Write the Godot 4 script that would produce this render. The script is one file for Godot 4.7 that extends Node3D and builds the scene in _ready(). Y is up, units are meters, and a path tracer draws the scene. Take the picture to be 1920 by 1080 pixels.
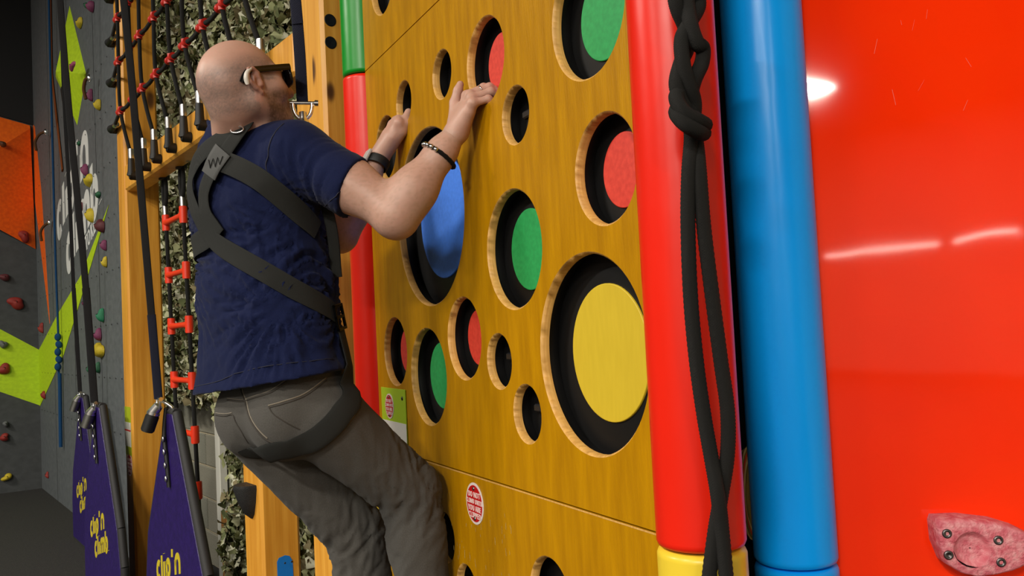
extends Node3D
# An indoor climbing hall: a man in a harness on a plywood hole wall, a rope structure behind him, painted walls far left.

const FOCAL := 1620.0
var eye := Vector3(0, 1.55, 0)
var cam_basis := Basis(Vector3.RIGHT, deg_to_rad(2.69)) * Basis(Vector3.BACK, deg_to_rad(-2.86))
# the hole wall runs 26.8 degrees left of the view, the hall's long wall and the rope structure 36.2 degrees
var hole_away := Vector3(cos(deg_to_rad(26.8)), 0, -sin(deg_to_rad(26.8)))
var hole_along := Vector3(-sin(deg_to_rad(26.8)), 0, -cos(deg_to_rad(26.8)))
var hall_away := Vector3(cos(deg_to_rad(36.2)), 0, -sin(deg_to_rad(36.2)))
var hall_along := Vector3(-sin(deg_to_rad(36.2)), 0, -cos(deg_to_rad(36.2)))
var taken := {}
var mats := {}


func _ready() -> void:
	# camera
	var camera := Camera3D.new()
	camera.name = "camera"
	add_child(camera)
	camera.transform = Transform3D(cam_basis, eye)
	camera.fov = rad_to_deg(2.0 * atan(540.0 / FOCAL))
	camera.near = 0.05
	camera.far = 80.0
	camera.current = true
	# the hall is closed: no sky light comes in
	var air := WorldEnvironment.new()
	air.name = "environment"
	var e := Environment.new()
	e.background_mode = Environment.BG_COLOR
	e.background_color = Color(0.02, 0.02, 0.022)
	e.tonemap_mode = Environment.TONE_MAPPER_LINEAR
	e.tonemap_exposure = 1.2
	e.sdfgi_enabled = true
	e.ssao_enabled = true
	e.ssil_enabled = true
	air.environment = e
	add_child(air)
	# hall lamps: rows of long fittings under the roof, nothing over the far corner
	for a in [[-13.2, -7.9, 90.0], [-8.6, -10.5, 80.0], [-3.5, -6.6, 78.0], [-3.5, -12.0, 56.0], [1.6, -5.0, 28.0], [1.6, -10.0, 30.0], [6.6, -5.0, 52.0]]:
		ceiling_lamp(a[0], a[1], a[2])
	for a in [[-9.25, 2.9], [-6.7, 1.45], [-4.7, 1.0]]:
		wall_lamp(a[0], a[1])
	# structure, then things, small details last
	room()
	climbing_wall_paint()
	hole_wall()
	red_wall()
	rope_frame()
	cargo_net()
	rope_ladder()
	camouflage()
	belay_gates()
	wall_holds()
	wall_ropes()
	knotted_rope()
	person()




# ---------------------------------------------------------------- places
func sight(x: float, y: float) -> Vector3:
	return cam_basis * Vector3((x - 960.0) / FOCAL, (540.0 - y) / FOCAL, -1.0)

func pt(x: float, y: float, depth: float) -> Vector3:
	return eye + sight(x, y) * depth

func on_plane(x: float, y: float, away: Vector3, distance: float) -> Vector3:
	var r := sight(x, y)
	return eye + r * (distance / away.dot(r))

func hall(s: float, p: float, y: float) -> Vector3:
	return hall_along * s + hall_away * p + Vector3(0, y, 0)

# axes: x towards the camera's side along the wall, y up, z out of the wall
func hall_basis() -> Basis:
	return Basis(-hall_along, Vector3.UP, -hall_away)

func hole_basis() -> Basis:
	return Basis(-hole_along, Vector3.UP, -hole_away)


# ---------------------------------------------------------------- nodes
func numbered(called: String) -> String:
	var k: int = taken.get(called, 0)
	taken[called] = k + 1
	return called if k == 0 else "%s_%03d" % [called, k]

func tag(o: Node3D, label: String, category: String, group := "") -> Node3D:
	o.set_meta("label", label)
	o.set_meta("category", category)
	if group != "":
		o.set_meta("group", group)
	return o

func thing(called: String, label: String, category: String, where := Transform3D.IDENTITY, group := "") -> Node3D:
	var o := Node3D.new()
	o.name = numbered(called)
	add_child(o)
	o.transform = where
	return tag(o, label, category, group)

func part(called: String, m, material: Material, parent: Node3D, label := "") -> MeshInstance3D:
	var o := MeshInstance3D.new()
	o.name = called
	o.mesh = m.commit() if m is Shape else m
	o.material_override = null
	for k in o.mesh.get_surface_count():
		o.set_surface_override_material(k, material)
	o.cast_shadow = GeometryInstance3D.SHADOW_CASTING_SETTING_ON
	parent.add_child(o, true)
	if label != "":
		o.set_meta("label", label)
	return o

func single(called: String, m, material: Material, label: String, category: String, group := "") -> MeshInstance3D:
	var o := part(numbered(called), m, material, self)
	tag(o, label, category, group)
	return o

func structure(called: String, m, material: Material) -> MeshInstance3D:
	var o := part(called, m, material, self)
	o.set_meta("kind", "structure")
	return o


# ---------------------------------------------------------------- shapes
class Shape:
	var v := PackedVector3Array()
	var n := PackedVector3Array()
	var uv := PackedVector2Array()
	var c := PackedColorArray()
	var i := PackedInt32Array()
	var t := Transform3D.IDENTITY   # applied to what is added

	func point(p: Vector3, nn: Vector3, u := Vector2.ZERO) -> int:
		v.append(t * p)
		n.append((t.basis * nn).normalized())
		uv.append(u)
		return v.size() - 1

	func tri(a: int, b: int, d: int) -> void:   # counter-clockwise seen from outside
		i.append(a)
		i.append(d)
		i.append(b)

	func face(ps: Array) -> void:               # flat convex face, counter-clockwise from outside
		var nn: Vector3 = (ps[1] - ps[0]).cross(ps[2] - ps[0]).normalized()
		var first := v.size()
		for p in ps:
			point(p, nn, Vector2(p.x, p.y))
		for k in range(1, ps.size() - 1):
			tri(first, first + k, first + k + 1)

	func box(lo: Vector3, hi: Vector3, bevel := 0.0) -> void:
		if bevel <= 0.0:
			bevel = 0.0
		var b := Vector3.ONE * bevel
		var a := lo + b
		var z := hi - b
		# six faces, then bevels
		var P := func(x, y, w): return Vector3(x, y, w)
		face([P.call(a.x, a.y, hi.z), P.call(z.x, a.y, hi.z), P.call(z.x, z.y, hi.z), P.call(a.x, z.y, hi.z)])
		face([P.call(z.x, a.y, lo.z), P.call(a.x, a.y, lo.z), P.call(a.x, z.y, lo.z), P.call(z.x, z.y, lo.z)])
		face([P.call(hi.x, a.y, z.z), P.call(hi.x, a.y, a.z), P.call(hi.x, z.y, a.z), P.call(hi.x, z.y, z.z)])
		face([P.call(lo.x, a.y, a.z), P.call(lo.x, a.y, z.z), P.call(lo.x, z.y, z.z), P.call(lo.x, z.y, a.z)])
		face([P.call(a.x, hi.y, z.z), P.call(z.x, hi.y, z.z), P.call(z.x, hi.y, a.z), P.call(a.x, hi.y, a.z)])
		face([P.call(a.x, lo.y, a.z), P.call(z.x, lo.y, a.z), P.call(z.x, lo.y, z.z), P.call(a.x, lo.y, z.z)])
		if bevel == 0.0:
			return
		for s in [-1, 1]:
			for r in [-1, 1]:
				var y: float = hi.y if s > 0 else lo.y
				var yi: float = z.y if s > 0 else a.y
				var w: float = hi.z if r > 0 else lo.z
				var wi: float = z.z if r > 0 else a.z
				_edge([P.call(a.x, y, wi), P.call(z.x, y, wi), P.call(z.x, yi, w), P.call(a.x, yi, w)], Vector3(0, s, r))
				var x: float = hi.x if s > 0 else lo.x
				var xi: float = z.x if s > 0 else a.x
				_edge([P.call(x, a.y, wi), P.call(x, z.y, wi), P.call(xi, z.y, w), P.call(xi, a.y, w)], Vector3(s, 0, r))
				var y2: float = hi.y if r > 0 else lo.y
				var y2i: float = z.y if r > 0 else a.y
				_edge([P.call(x, y2i, a.z), P.call(x, y2i, z.z), P.call(xi, y2, z.z), P.call(xi, y2, a.z)], Vector3(s, r, 0))
				for q in [-1, 1]:
					var cz: float = hi.z if q > 0 else lo.z
					var czi: float = z.z if q > 0 else a.z
					_edge([P.call(x, y2i, czi), P.call(xi, y2, czi), P.call(xi, y2i, cz)], Vector3(s, r, q))

	func _edge(ps: Array, out: Vector3) -> void:
		if (ps[1] - ps[0]).cross(ps[2] - ps[0]).dot(out) < 0:
			ps.reverse()
		face(ps)

	# a round bar along points; radius a number or one for each point
	func tube(ps: Array, radius, sides := 10, capped := true, flat := 1.0, side_hint := Vector3.ZERO) -> void:
		var count := ps.size()
		var fr := Vector3.ZERO
		var rows := []
		for k in count:
			var d: Vector3 = (ps[mini(k + 1, count - 1)] - ps[maxi(k - 1, 0)]).normalized()
			if k == 0:
				fr = side_hint if side_hint != Vector3.ZERO else (Vector3.UP if absf(d.y) < 0.9 else Vector3.RIGHT)
			fr = (fr - d * fr.dot(d)).normalized()
			var g := d.cross(fr)
			var r: float = radius[k] if radius is Array else radius
			var row := v.size()
			for q in sides + 1:
				var a := TAU * q / sides
				var o := fr * cos(a) + g * sin(a) * flat
				var nn := fr * cos(a) * flat + g * sin(a)
				point(ps[k] + o * r, nn, Vector2(float(q) / sides, float(k)))
			rows.append(row)
			if capped and (k == 0 or k == count - 1):
				var e := -d if k == 0 else d
				var mid := point(ps[k], e)
				var ring := v.size()
				for q in sides:
					var a := TAU * q / sides
					point(ps[k] + (fr * cos(a) + g * sin(a) * flat) * r, e)
				for q in sides:
					if k == 0:
						tri(mid, ring + (q + 1) % sides, ring + q)
					else:
						tri(mid, ring + q, ring + (q + 1) % sides)
		for k in count - 1:
			for q in sides:
				var a: int = rows[k] + q
				var b: int = rows[k + 1] + q
				tri(a, a + 1, b + 1)
				tri(a, b + 1, b)

	# profile of Vector2(radius, height) from bottom to top, turned round local y
	func lathe(profile: Array, sides := 24, closed := true) -> void:
		var rows := []
		for k in profile.size():
			var p: Vector2 = profile[k]
			var e: Vector2 = (profile[mini(k + 1, profile.size() - 1)] - profile[maxi(k - 1, 0)]).normalized()
			var row := v.size()
			for q in sides + 1:
				var a := TAU * q / sides
				point(Vector3(p.x * cos(a), p.y, -p.x * sin(a)), Vector3(e.y * cos(a), -e.x, -e.y * sin(a)), Vector2(float(q) / sides, p.y))
			rows.append(row)
		for k in profile.size() - 1:
			for q in sides:
				var a: int = rows[k] + q
				var b: int = rows[k + 1] + q
				tri(a, a + 1, b + 1)
				tri(a, b + 1, b)
		if closed:
			for k in [0, profile.size() - 1]:
				var p: Vector2 = profile[k]
				if p.x < 1e-5:
					continue
				var nn := Vector3.DOWN if k == 0 else Vector3.UP
				var mid := point(Vector3(0, p.y, 0), nn)
				var ring := v.size()
				for q in sides:
					var a := TAU * q / sides
					point(Vector3(p.x * cos(a), p.y, -p.x * sin(a)), nn)
				for q in sides:
					if k == 0:
						tri(mid, ring + (q + 1) % sides, ring + q)
					else:
						tri(mid, ring + q, ring + (q + 1) % sides)

	# polygon in local x, y pushed out along z from z0 to z1, the front edge bevelled by scaling about its middle
	func extrude(poly: PackedVector2Array, z0: float, z1: float, bevel := 0.0) -> void:
		if not Geometry2D.is_polygon_clockwise(poly):
			pass
		else:
			poly = poly.duplicate()
			poly.reverse()
		var count := poly.size()
		var inner := poly.duplicate()
		if bevel > 0.0:
			for k in count:
				var e0 := (poly[k] - poly[(k + count - 1) % count]).normalized()
				var e1 := (poly[(k + 1) % count] - poly[k]).normalized()
				var m := (Vector2(-e0.y, e0.x) + Vector2(-e1.y, e1.x)).normalized()
				inner[k] = poly[k] + m * bevel / maxf(0.5, m.dot(Vector2(-e1.y, e1.x)))
		var ids := Geometry2D.triangulate_polygon(inner)
		var first := v.size()
		for p in inner:
			point(Vector3(p.x, p.y, z1), Vector3.BACK, p)
		var back := v.size()
		for p in poly:
			point(Vector3(p.x, p.y, z0), Vector3.FORWARD, p)
		for k in range(0, ids.size(), 3):
			var a := ids[k]
			var b := ids[k + 1]
			var d := ids[k + 2]
			if (inner[b] - inner[a]).cross(inner[d] - inner[a]) < 0:
				var w := b
				b = d
				d = w
			tri(first + a, first + b, first + d)
			tri(back + a, back + d, back + b)
		for k in count:
			var a: Vector2 = poly[k]
			var b: Vector2 = poly[(k + 1) % count]
			var zb := z1 - bevel
			face([Vector3(a.x, a.y, z0), Vector3(b.x, b.y, z0), Vector3(b.x, b.y, zb), Vector3(a.x, a.y, zb)])
			if bevel > 0.0:
				var ai: Vector2 = inner[k]
				var bi: Vector2 = inner[(k + 1) % count]
				face([Vector3(a.x, a.y, zb), Vector3(b.x, b.y, zb), Vector3(bi.x, bi.y, z1), Vector3(ai.x, ai.y, z1)])

	# rows of points, each row as long as the next, as one smooth sheet; normals from the sheet
	func sheet(rows: Array, closed_u := false) -> void:
		var h := rows.size()
		var w: int = rows[0].size()
		var first := v.size()
		for a in h:
			for b in w:
				var bl := (b + w - 1) % w if closed_u else maxi(b - 1, 0)
				var br := (b + 1) % w if closed_u else mini(b + 1, w - 1)
				var du: Vector3 = rows[a][br] - rows[a][bl]
				var dv: Vector3 = rows[mini(a + 1, h - 1)][b] - rows[maxi(a - 1, 0)][b]
				var nn := du.cross(dv)
				point(rows[a][b], nn.normalized() if nn.length() > 1e-12 else Vector3.UP, Vector2(float(b) / w, float(a) / h))
		for a in h - 1:
			for b in (w if closed_u else w - 1):
				var b1 := (b + 1) % w
				tri(first + a * w + b, first + a * w + b1, first + (a + 1) * w + b1)
				tri(first + a * w + b, first + (a + 1) * w + b1, first + (a + 1) * w + b)

	func ball(at: Vector3, radii: Vector3, turn := Basis.IDENTITY, sides := 12) -> void:
		var rows := []
		for a in sides / 2 + 1:
			var row := []
			for b in sides:
				var th := PI * a / (sides / 2) - PI / 2
				var ph := TAU * b / sides
				row.append(at + turn * (Vector3(cos(th) * cos(ph), sin(th), -cos(th) * sin(ph)) * radii))
			rows.append(row)
		sheet(rows, true)

	func commit() -> ArrayMesh:
		var a := []
		a.resize(Mesh.ARRAY_MAX)
		a[Mesh.ARRAY_VERTEX] = v
		a[Mesh.ARRAY_NORMAL] = n
		if uv.size() == v.size():
			a[Mesh.ARRAY_TEX_UV] = uv
		if c.size() == v.size() and c.size() > 0:
			a[Mesh.ARRAY_COLOR] = c
		a[Mesh.ARRAY_INDEX] = i
		var m := ArrayMesh.new()
		m.add_surface_from_arrays(Mesh.PRIMITIVE_TRIANGLES, a)
		return m


# a smooth curve through points
func curve(ps: Array, step := 6) -> Array:
	var out := []
	for k in ps.size() - 1:
		var a: Vector3 = ps[maxi(k - 1, 0)]
		var b: Vector3 = ps[k]
		var d: Vector3 = ps[k + 1]
		var e: Vector3 = ps[mini(k + 2, ps.size() - 1)]
		for q in step:
			out.append(b.cubic_interpolate(d, a, e, float(q) / step))
	out.append(ps[-1])
	return out


# ---------------------------------------------------------------- materials
func paint(called: String, color: Color, rough := 0.6, metal := 0.0, specular := 0.5) -> StandardMaterial3D:
	if mats.has(called):
		return mats[called]
	var m := StandardMaterial3D.new()
	m.resource_name = called
	m.albedo_color = color
	m.roughness = rough
	m.metallic = metal
	m.metallic_specular = specular
	mats[called] = m
	return m

func noise_texture(freq: float, lo: Color, hi: Color, seed_no: int, octaves := 4, size := 512, kind := FastNoiseLite.TYPE_SIMPLEX_SMOOTH) -> NoiseTexture2D:
	var f := FastNoiseLite.new()
	f.noise_type = kind
	f.seed = seed_no
	f.frequency = freq
	f.fractal_octaves = octaves
	var t := NoiseTexture2D.new()
	t.width = size
	t.height = size
	t.seamless = true
	t.noise = f
	var g := Gradient.new()
	g.offsets = PackedFloat32Array([0.15, 0.85])
	g.colors = PackedColorArray([lo, hi])
	t.color_ramp = g
	return t

# a mottled matt or glossy surface: colour varies between two tones, with fine relief
func mottled(called: String, lo: Color, hi: Color, rough: float, scale: Vector3, seed_no: int, relief := 0.0, specular := 0.5, freq := 0.02) -> StandardMaterial3D:
	if mats.has(called):
		return mats[called]
	var m := paint(called, Color.WHITE, rough, 0.0, specular)
	m.albedo_texture = noise_texture(freq, lo, hi, seed_no)
	m.uv1_triplanar = true
	m.uv1_scale = scale
	if relief > 0.0:
		m.heightmap_enabled = true
		m.heightmap_texture = noise_texture(freq * 3.0, Color.BLACK, Color.WHITE, seed_no + 7, 3)
		m.heightmap_scale = relief
	return m

# long grain along the picture's height, with knots
func timber(called: String, light: Color, dark: Color, seed_no: int, knots: int, rough: float, across: float) -> StandardMaterial3D:
	if mats.has(called):
		return mats[called]
	var w := 256
	var h := 1024
	var f := FastNoiseLite.new()
	f.seed = seed_no
	f.frequency = 1.0
	f.fractal_octaves = 3
	var rng := RandomNumberGenerator.new()
	rng.seed = seed_no
	var spots := []
	for k in knots:
		spots.append(Vector3(rng.randf() * w, rng.randf() * h, rng.randf_range(3.0, 8.0)))
	var im := Image.create(w, h, false, Image.FORMAT_RGB8)
	for x in w:
		for y in h:
			var bend := 0.0
			var knot := 0.0
			for s in spots:
				var dx: float = x - s.x
				var dy: float = (y - s.y) * 0.45
				var r2: float = (dx * dx + dy * dy) / (s.z * s.z)
				if r2 < 14.0:
					bend += exp(-r2 * 0.3) * 0.5 * signf(dx)
					knot = maxf(knot, exp(-r2 * r2 * 0.9))
			var edge := minf(1.0, minf(x, w - x) / 10.0)
			var g := f.get_noise_2d(x * 0.11 + bend, y * 0.004) * 0.7 + f.get_noise_2d(x * 0.5 + bend, y * 0.01 + 50.0) * 0.45 + f.get_noise_2d(x * 0.02, y * 0.005 + 90.0) * 0.4
			var a := clampf(0.42 + g * 0.75 * edge, 0.0, 1.0)
			var col := light.lerp(dark, a).lerp(Color(0.2, 0.1, 0.03), knot * 0.8)
			im.set_pixel(x, y, col)
	var m := paint(called, Color.WHITE, rough)
	m.albedo_texture = ImageTexture.create_from_image(im)
	m.uv1_triplanar = true
	m.uv1_triplanar_sharpness = 8.0
	m.uv1_scale = Vector3(across, across * 0.25, across)
	return m

func metal(called: String, color: Color, rough: float) -> StandardMaterial3D:
	return paint(called, color, rough, 1.0)

# woven strap or rope: fine diagonal ribs as relief
func woven(called: String, color: Color, scale: float, relief: float, rough := 0.8) -> StandardMaterial3D:
	if mats.has(called):
		return mats[called]
	var m := paint(called, color, rough, 0.0, 0.35)
	var im := Image.create(32, 32, false, Image.FORMAT_RGB8)
	for x in 32:
		for y in 32:
			var a := 0.5 + 0.5 * sin(TAU * (x + y) / 8.0)
			var b := 0.5 + 0.5 * sin(TAU * (x - y) / 8.0)
			var q := maxf(a, b) if (x / 8 + y / 8) % 2 == 0 else minf(a, b)
			im.set_pixel(x, y, Color(q, q, q))
	m.heightmap_enabled = true
	m.heightmap_texture = ImageTexture.create_from_image(im)
	m.heightmap_scale = relief
	m.uv1_triplanar = true
	m.uv1_scale = Vector3.ONE * scale
	m.rim_enabled = true
	m.rim = 0.1
	return m


# ---------------------------------------------------------------- the hall
const LAMP_HEIGHT := 6.2

func ceiling_lamp(s: float, p: float, energy: float) -> void:
	var side := "nearer" if p > -7.0 else "farther"
	var order: String = "in the fifth rank" if s < -12.0 else ["in the first rank", "in the second rank", "in the third rank", "in the fourth rank"][clampi(int((6.6 - s) / 4.6), 0, 3)]
	var t := thing("ceiling_lamp", "long white lamp under the roof, %s row, %s" % [side, order], "lamp", Transform3D(hall_basis(), hall(s, p, LAMP_HEIGHT)), "hall lamps under the roof")
	var h := Shape.new()
	h.box(Vector3(-0.95, 0.0, -0.33), Vector3(0.95, 0.12, 0.33), 0.02)
	part("housing", h, paint("lamp housing", Color(0.8, 0.8, 0.8), 0.5), t)
	var d := Shape.new()
	d.box(Vector3(-0.9, -0.02, -0.28), Vector3(0.9, 0.0, 0.28), 0.004)
	var glow := paint("lamp diffuser", Color(1, 1, 1), 0.6)
	glow.emission_enabled = true
	glow.emission = Color(1.0, 0.97, 0.9)
	glow.emission_energy_multiplier = 4.0
	part("diffuser", d, glow, t)
	for x in [-0.7, 0.7]:
		var w := Shape.new()
		w.tube([Vector3(x, 0.12, 0), Vector3(x, 7.5 - LAMP_HEIGHT, 0)], 0.006, 6)
		part("hanger", w, metal("steel wire", Color(0.5, 0.5, 0.5), 0.4), t)
	var l := AreaLight3D.new()
	l.name = "lamp_light"
	l.area_size = Vector2(1.8, 0.56)
	l.area_normalize_energy = false
	l.light_energy = energy
	l.light_color = Color(1.0, 0.97, 0.92)
	l.area_range = 40.0
	l.shadow_enabled = true
	t.add_child(l)
	l.transform = Transform3D(Basis(Vector3.RIGHT, -PI / 2), Vector3(0, -0.03, 0))

# strip light on the back wall, mirrored in the glossy red wall
func wall_lamp(p: float, length: float) -> void:
	var t := thing("wall_lamp", ["longest strip lamp on the back wall", "middle strip lamp on the back wall", "shortest strip lamp on the back wall"][0 if length > 2.0 else (1 if length > 1.0 else 2)], "lamp", Transform3D(Basis(hall_away, Vector3.UP, -hall_along).rotated(Vector3.UP, PI), hall(-18.39, p, 3.1)), "strip lamps on the back wall")
	var h := Shape.new()
	h.box(Vector3(-length / 2 - 0.03, -0.06, 0), Vector3(length / 2 + 0.03, 0.06, 0.05), 0.01)
	part("housing", h, paint("lamp housing", Color(0.8, 0.8, 0.8), 0.5), t)
	var d := Shape.new()
	d.box(Vector3(-length / 2, -0.03, 0.05), Vector3(length / 2, 0.03, 0.07), 0.01)
	part("diffuser", d, paint("lamp diffuser", Color.WHITE), t)
	var l := AreaLight3D.new()
	l.name = "lamp_light"
	l.area_size = Vector2(length, 0.06)
	l.area_normalize_energy = false
	l.light_energy = 6.0
	l.light_color = Color(1.0, 0.955, 0.9)
	l.area_range = 40.0
	l.shadow_enabled = true
	t.add_child(l)
	l.transform = Transform3D(Basis(Vector3.UP, PI), Vector3(0, 0, 0.08))

func wall_box(called: String, s0: float, s1: float, p0: float, p1: float, y0: float, y1: float, m: Material) -> MeshInstance3D:
	var b := Shape.new()
	b.t = Transform3D(hall_basis(), Vector3.ZERO)
	b.box(Vector3(-s1, y0, -p1), Vector3(-s0, y1, -p0))
	return structure(called, b, m)

func room() -> void:
	var rubber := mottled("rubber floor", Color(0.12, 0.117, 0.11), Color(0.17, 0.166, 0.155), 0.85, Vector3(3, 3, 3), 3, 0.15)
	wall_box("floor", -18.8, 11.7, -16.2, 2.3, -0.15, 0.0, rubber)
	wall_box("ceiling", -18.8, 11.7, -16.2, 2.3, 7.5, 7.7, paint("roof sheet", Color(0.2, 0.2, 0.2), 0.8))
	wall_box("wall_back", -18.8, -18.4, -16.2, 2.3, 0.0, 7.5, paint("back wall", Color(0.62, 0.58, 0.52), 0.8))
	wall_box("wall_left", -18.8, 11.7, -16.4, -16.0, 0.0, 7.5, paint("left wall", Color(0.55, 0.53, 0.5), 0.8))
	wall_box("wall_far", 11.26, 11.7, -16.2, 2.3, 0.0, 7.5, mottled("far charcoal", Color(0.2, 0.212, 0.215), Color(0.25, 0.262, 0.265), 0.75, Vector3(1, 1, 1), 5, 0.05))
	# block wall of the building, its blocks built where they show between the timber posts
	var mortar := mottled("mortar", Color(0.62, 0.58, 0.48), Color(0.72, 0.68, 0.58), 0.9, Vector3(6, 6, 6), 12, 0.1)
	var w := wall_box("wall_right", -18.8, 11.7, 1.862, 2.3, 0.0, 7.5, mortar)
	var blocks := [mottled("block a", Color(0.5, 0.5, 0.45), Color(0.6, 0.6, 0.54), 0.9, Vector3(9, 9, 9), 21, 0.25), mottled("block b", Color(0.54, 0.53, 0.47), Color(0.63, 0.62, 0.56), 0.9, Vector3(9, 9, 9), 22, 0.25)]
	var bm := Shape.new()
	bm.box(Vector3(-0.215, 0.0, 0.0), Vector3(0.215, 0.215, 0.05), 0.004)
	var mesh := bm.commit()
	for row in 12:
		for k in 9:
			var s := 3.2 + k * 0.445 + (0.22 if row % 2 else 0.0)
			var o := part("block", mesh, blocks[(row * 3 + k * 5) % 2], w)
			o.transform = Transform3D(hall_basis(), hall(s, 1.9, 0.01 + row * 0.228))
	# white post and bare batten against the blocks
	var base := on_plane(419, 1050, hall_away, 1.8)
	var s_trim := base.dot(hall_along)
	var tb := Shape.new()
	tb.t = Transform3D(hall_basis(), hall(s_trim, 1.84, 0))
	tb.box(Vector3(-0.07, 0.0, 0), Vector3(0.02, 3.4, 0.05), 0.004)
	structure("trim_1", tb, paint("white trim", Color(0.82, 0.82, 0.78), 0.5))
	var tc := Shape.new()
	tc.t = Transform3D(hall_basis(), hall(s_trim - 0.1, 1.84, 0))
	tc.box(Vector3(-0.06, 0.0, 0), Vector3(0.06, 0.45, 0.06), 0.004)
	structure("trim_2", tc, timber("batten", Color(0.72, 0.52, 0.26), Color(0.5, 0.32, 0.12), 5, 2, 0.6, 2.0))
	# wall of climbing panels in front of the blocks
	var grey := mottled("charcoal panel", Color(0.3, 0.32, 0.33), Color(0.36, 0.38, 0.39), 0.7, Vector3(1.2, 1.2, 1.2), 31, 0.06)
	var cw := wall_box("wall_climbing", 6.8, 11.26, 1.46, 1.62, 0.0, 7.5, grey)
	var line := paint("panel joint", Color(0.07, 0.07, 0.07), 0.9)
	for s in [7.75, 8.95, 10.15]:
		var j := Shape.new()
		j.t = Transform3D(hall_basis(), hall(s, 1.46, 0))
		j.box(Vector3(-0.004, 0.0, 0.0), Vector3(0.004, 7.5, 0.0015))
		part("joint", j, line, cw)

# outlines given as x (metres towards the camera from the hall's zero) and height on the wall's own plane
func panel_patch(called: String, outline: Array, thick: float, m: Material, parent: Node3D, z := 0.0) -> MeshInstance3D:
	var b := Shape.new()
	b.t = Transform3D(hall_basis(), hall_away * 1.46)
	b.extrude(PackedVector2Array(outline), z, z + thick)
	return part(called, b, m, parent)

func stroke_letters(b: Shape, place: Callable, z0: float, z1: float) -> void:
	# rounded single-stroke lettering; x-height is 1
	var rows := []
	var arc := func(cx: float, cy: float, rx: float, ry: float, a0: float, a1: float) -> Array:
		var o := []
		for k in 13:
			var a := deg_to_rad(lerpf(a0, a1, k / 12.0))
			o.append(Vector2(cx + rx * cos(a), cy + ry * sin(a)))
		return o
	# first row: c l i p ' n
	rows.append(arc.call(0.45, 0.5, 0.3, 0.36, 50, 310))
	rows.append([Vector2(1.05, 0.15), Vector2(1.05, 1.15)])
	rows.append([Vector2(1.5, 0.15), Vector2(1.5, 0.85)])
	rows.append([Vector2(1.5, 1.2), Vector2(1.5, 1.22)])
	rows.append([Vector2(1.95, -0.2), Vector2(1.95, 0.85)])
	rows.append(arc.call(2.2, 0.5, 0.28, 0.34, 150, -150))
	rows.append([Vector2(2.95, 0.95), Vector2(2.98, 1.3)])
	rows.append([Vector2(3.5, 0.15), Vector2(3.5, 0.8)] )
	rows.append(arc.call(3.85, 0.55, 0.35, 0.4, 180, 0) + [Vector2(4.2, 0.15)])
	# second row: c l i m b .
	var q := Vector2(1.25, -1.3)
	rows.append(arc.call(0.45 + q.x, 0.5 + q.y, 0.3, 0.36, 50, 310))
	rows.append([q + Vector2(1.05, 0.15), q + Vector2(1.05, 1.2)])
	rows.append([q + Vector2(1.5, 0.15), q + Vector2(1.5, 0.85)])
	rows.append([q + Vector2(1.5, 1.18), q + Vector2(1.5, 1.2)])
	rows.append([q + Vector2(1.95, 0.15), q + Vector2(1.95, 0.85)])
	rows.append(arc.call(2.2 + q.x, 0.6 + q.y, 0.25, 0.3, 180, 0) + [q + Vector2(2.45, 0.15)])
	rows.append(arc.call(2.7 + q.x, 0.6 + q.y, 0.25, 0.3, 180, 0) + [q + Vector2(2.95, 0.15)])
	rows.append([q + Vector2(3.35, 0.15), q + Vector2(3.35, 1.3)])
	rows.append(arc.call(3.6 + q.x, 0.5 + q.y, 0.28, 0.35, 150, -150))
	rows.append([q + Vector2(4.2, 0.15), q + Vector2(4.2, 0.17)])
	for r in rows:
		for poly in Geometry2D.offset_polyline(PackedVector2Array(r), 0.145, Geometry2D.JOIN_ROUND, Geometry2D.END_ROUND):
			var on := PackedVector2Array()
			for p in poly:
				if on.is_empty() or on[-1].distance_to(place.call(p)) > 0.0004:
					on.append(place.call(p))
			b.extrude(on, z0, z1)

func letters(words: String, height: float, depth: float, bold := true) -> TextMesh:
	var f := SystemFont.new()
	f.font_names = PackedStringArray(["Droid Sans"])
	f.font_weight = 700 if bold else 400
	var m := TextMesh.new()
	m.text = words
	m.font = f
	m.font_size = 32
	m.pixel_size = height / 32.0
	m.depth = depth
	m.curve_step = 2.0
	return m

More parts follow.
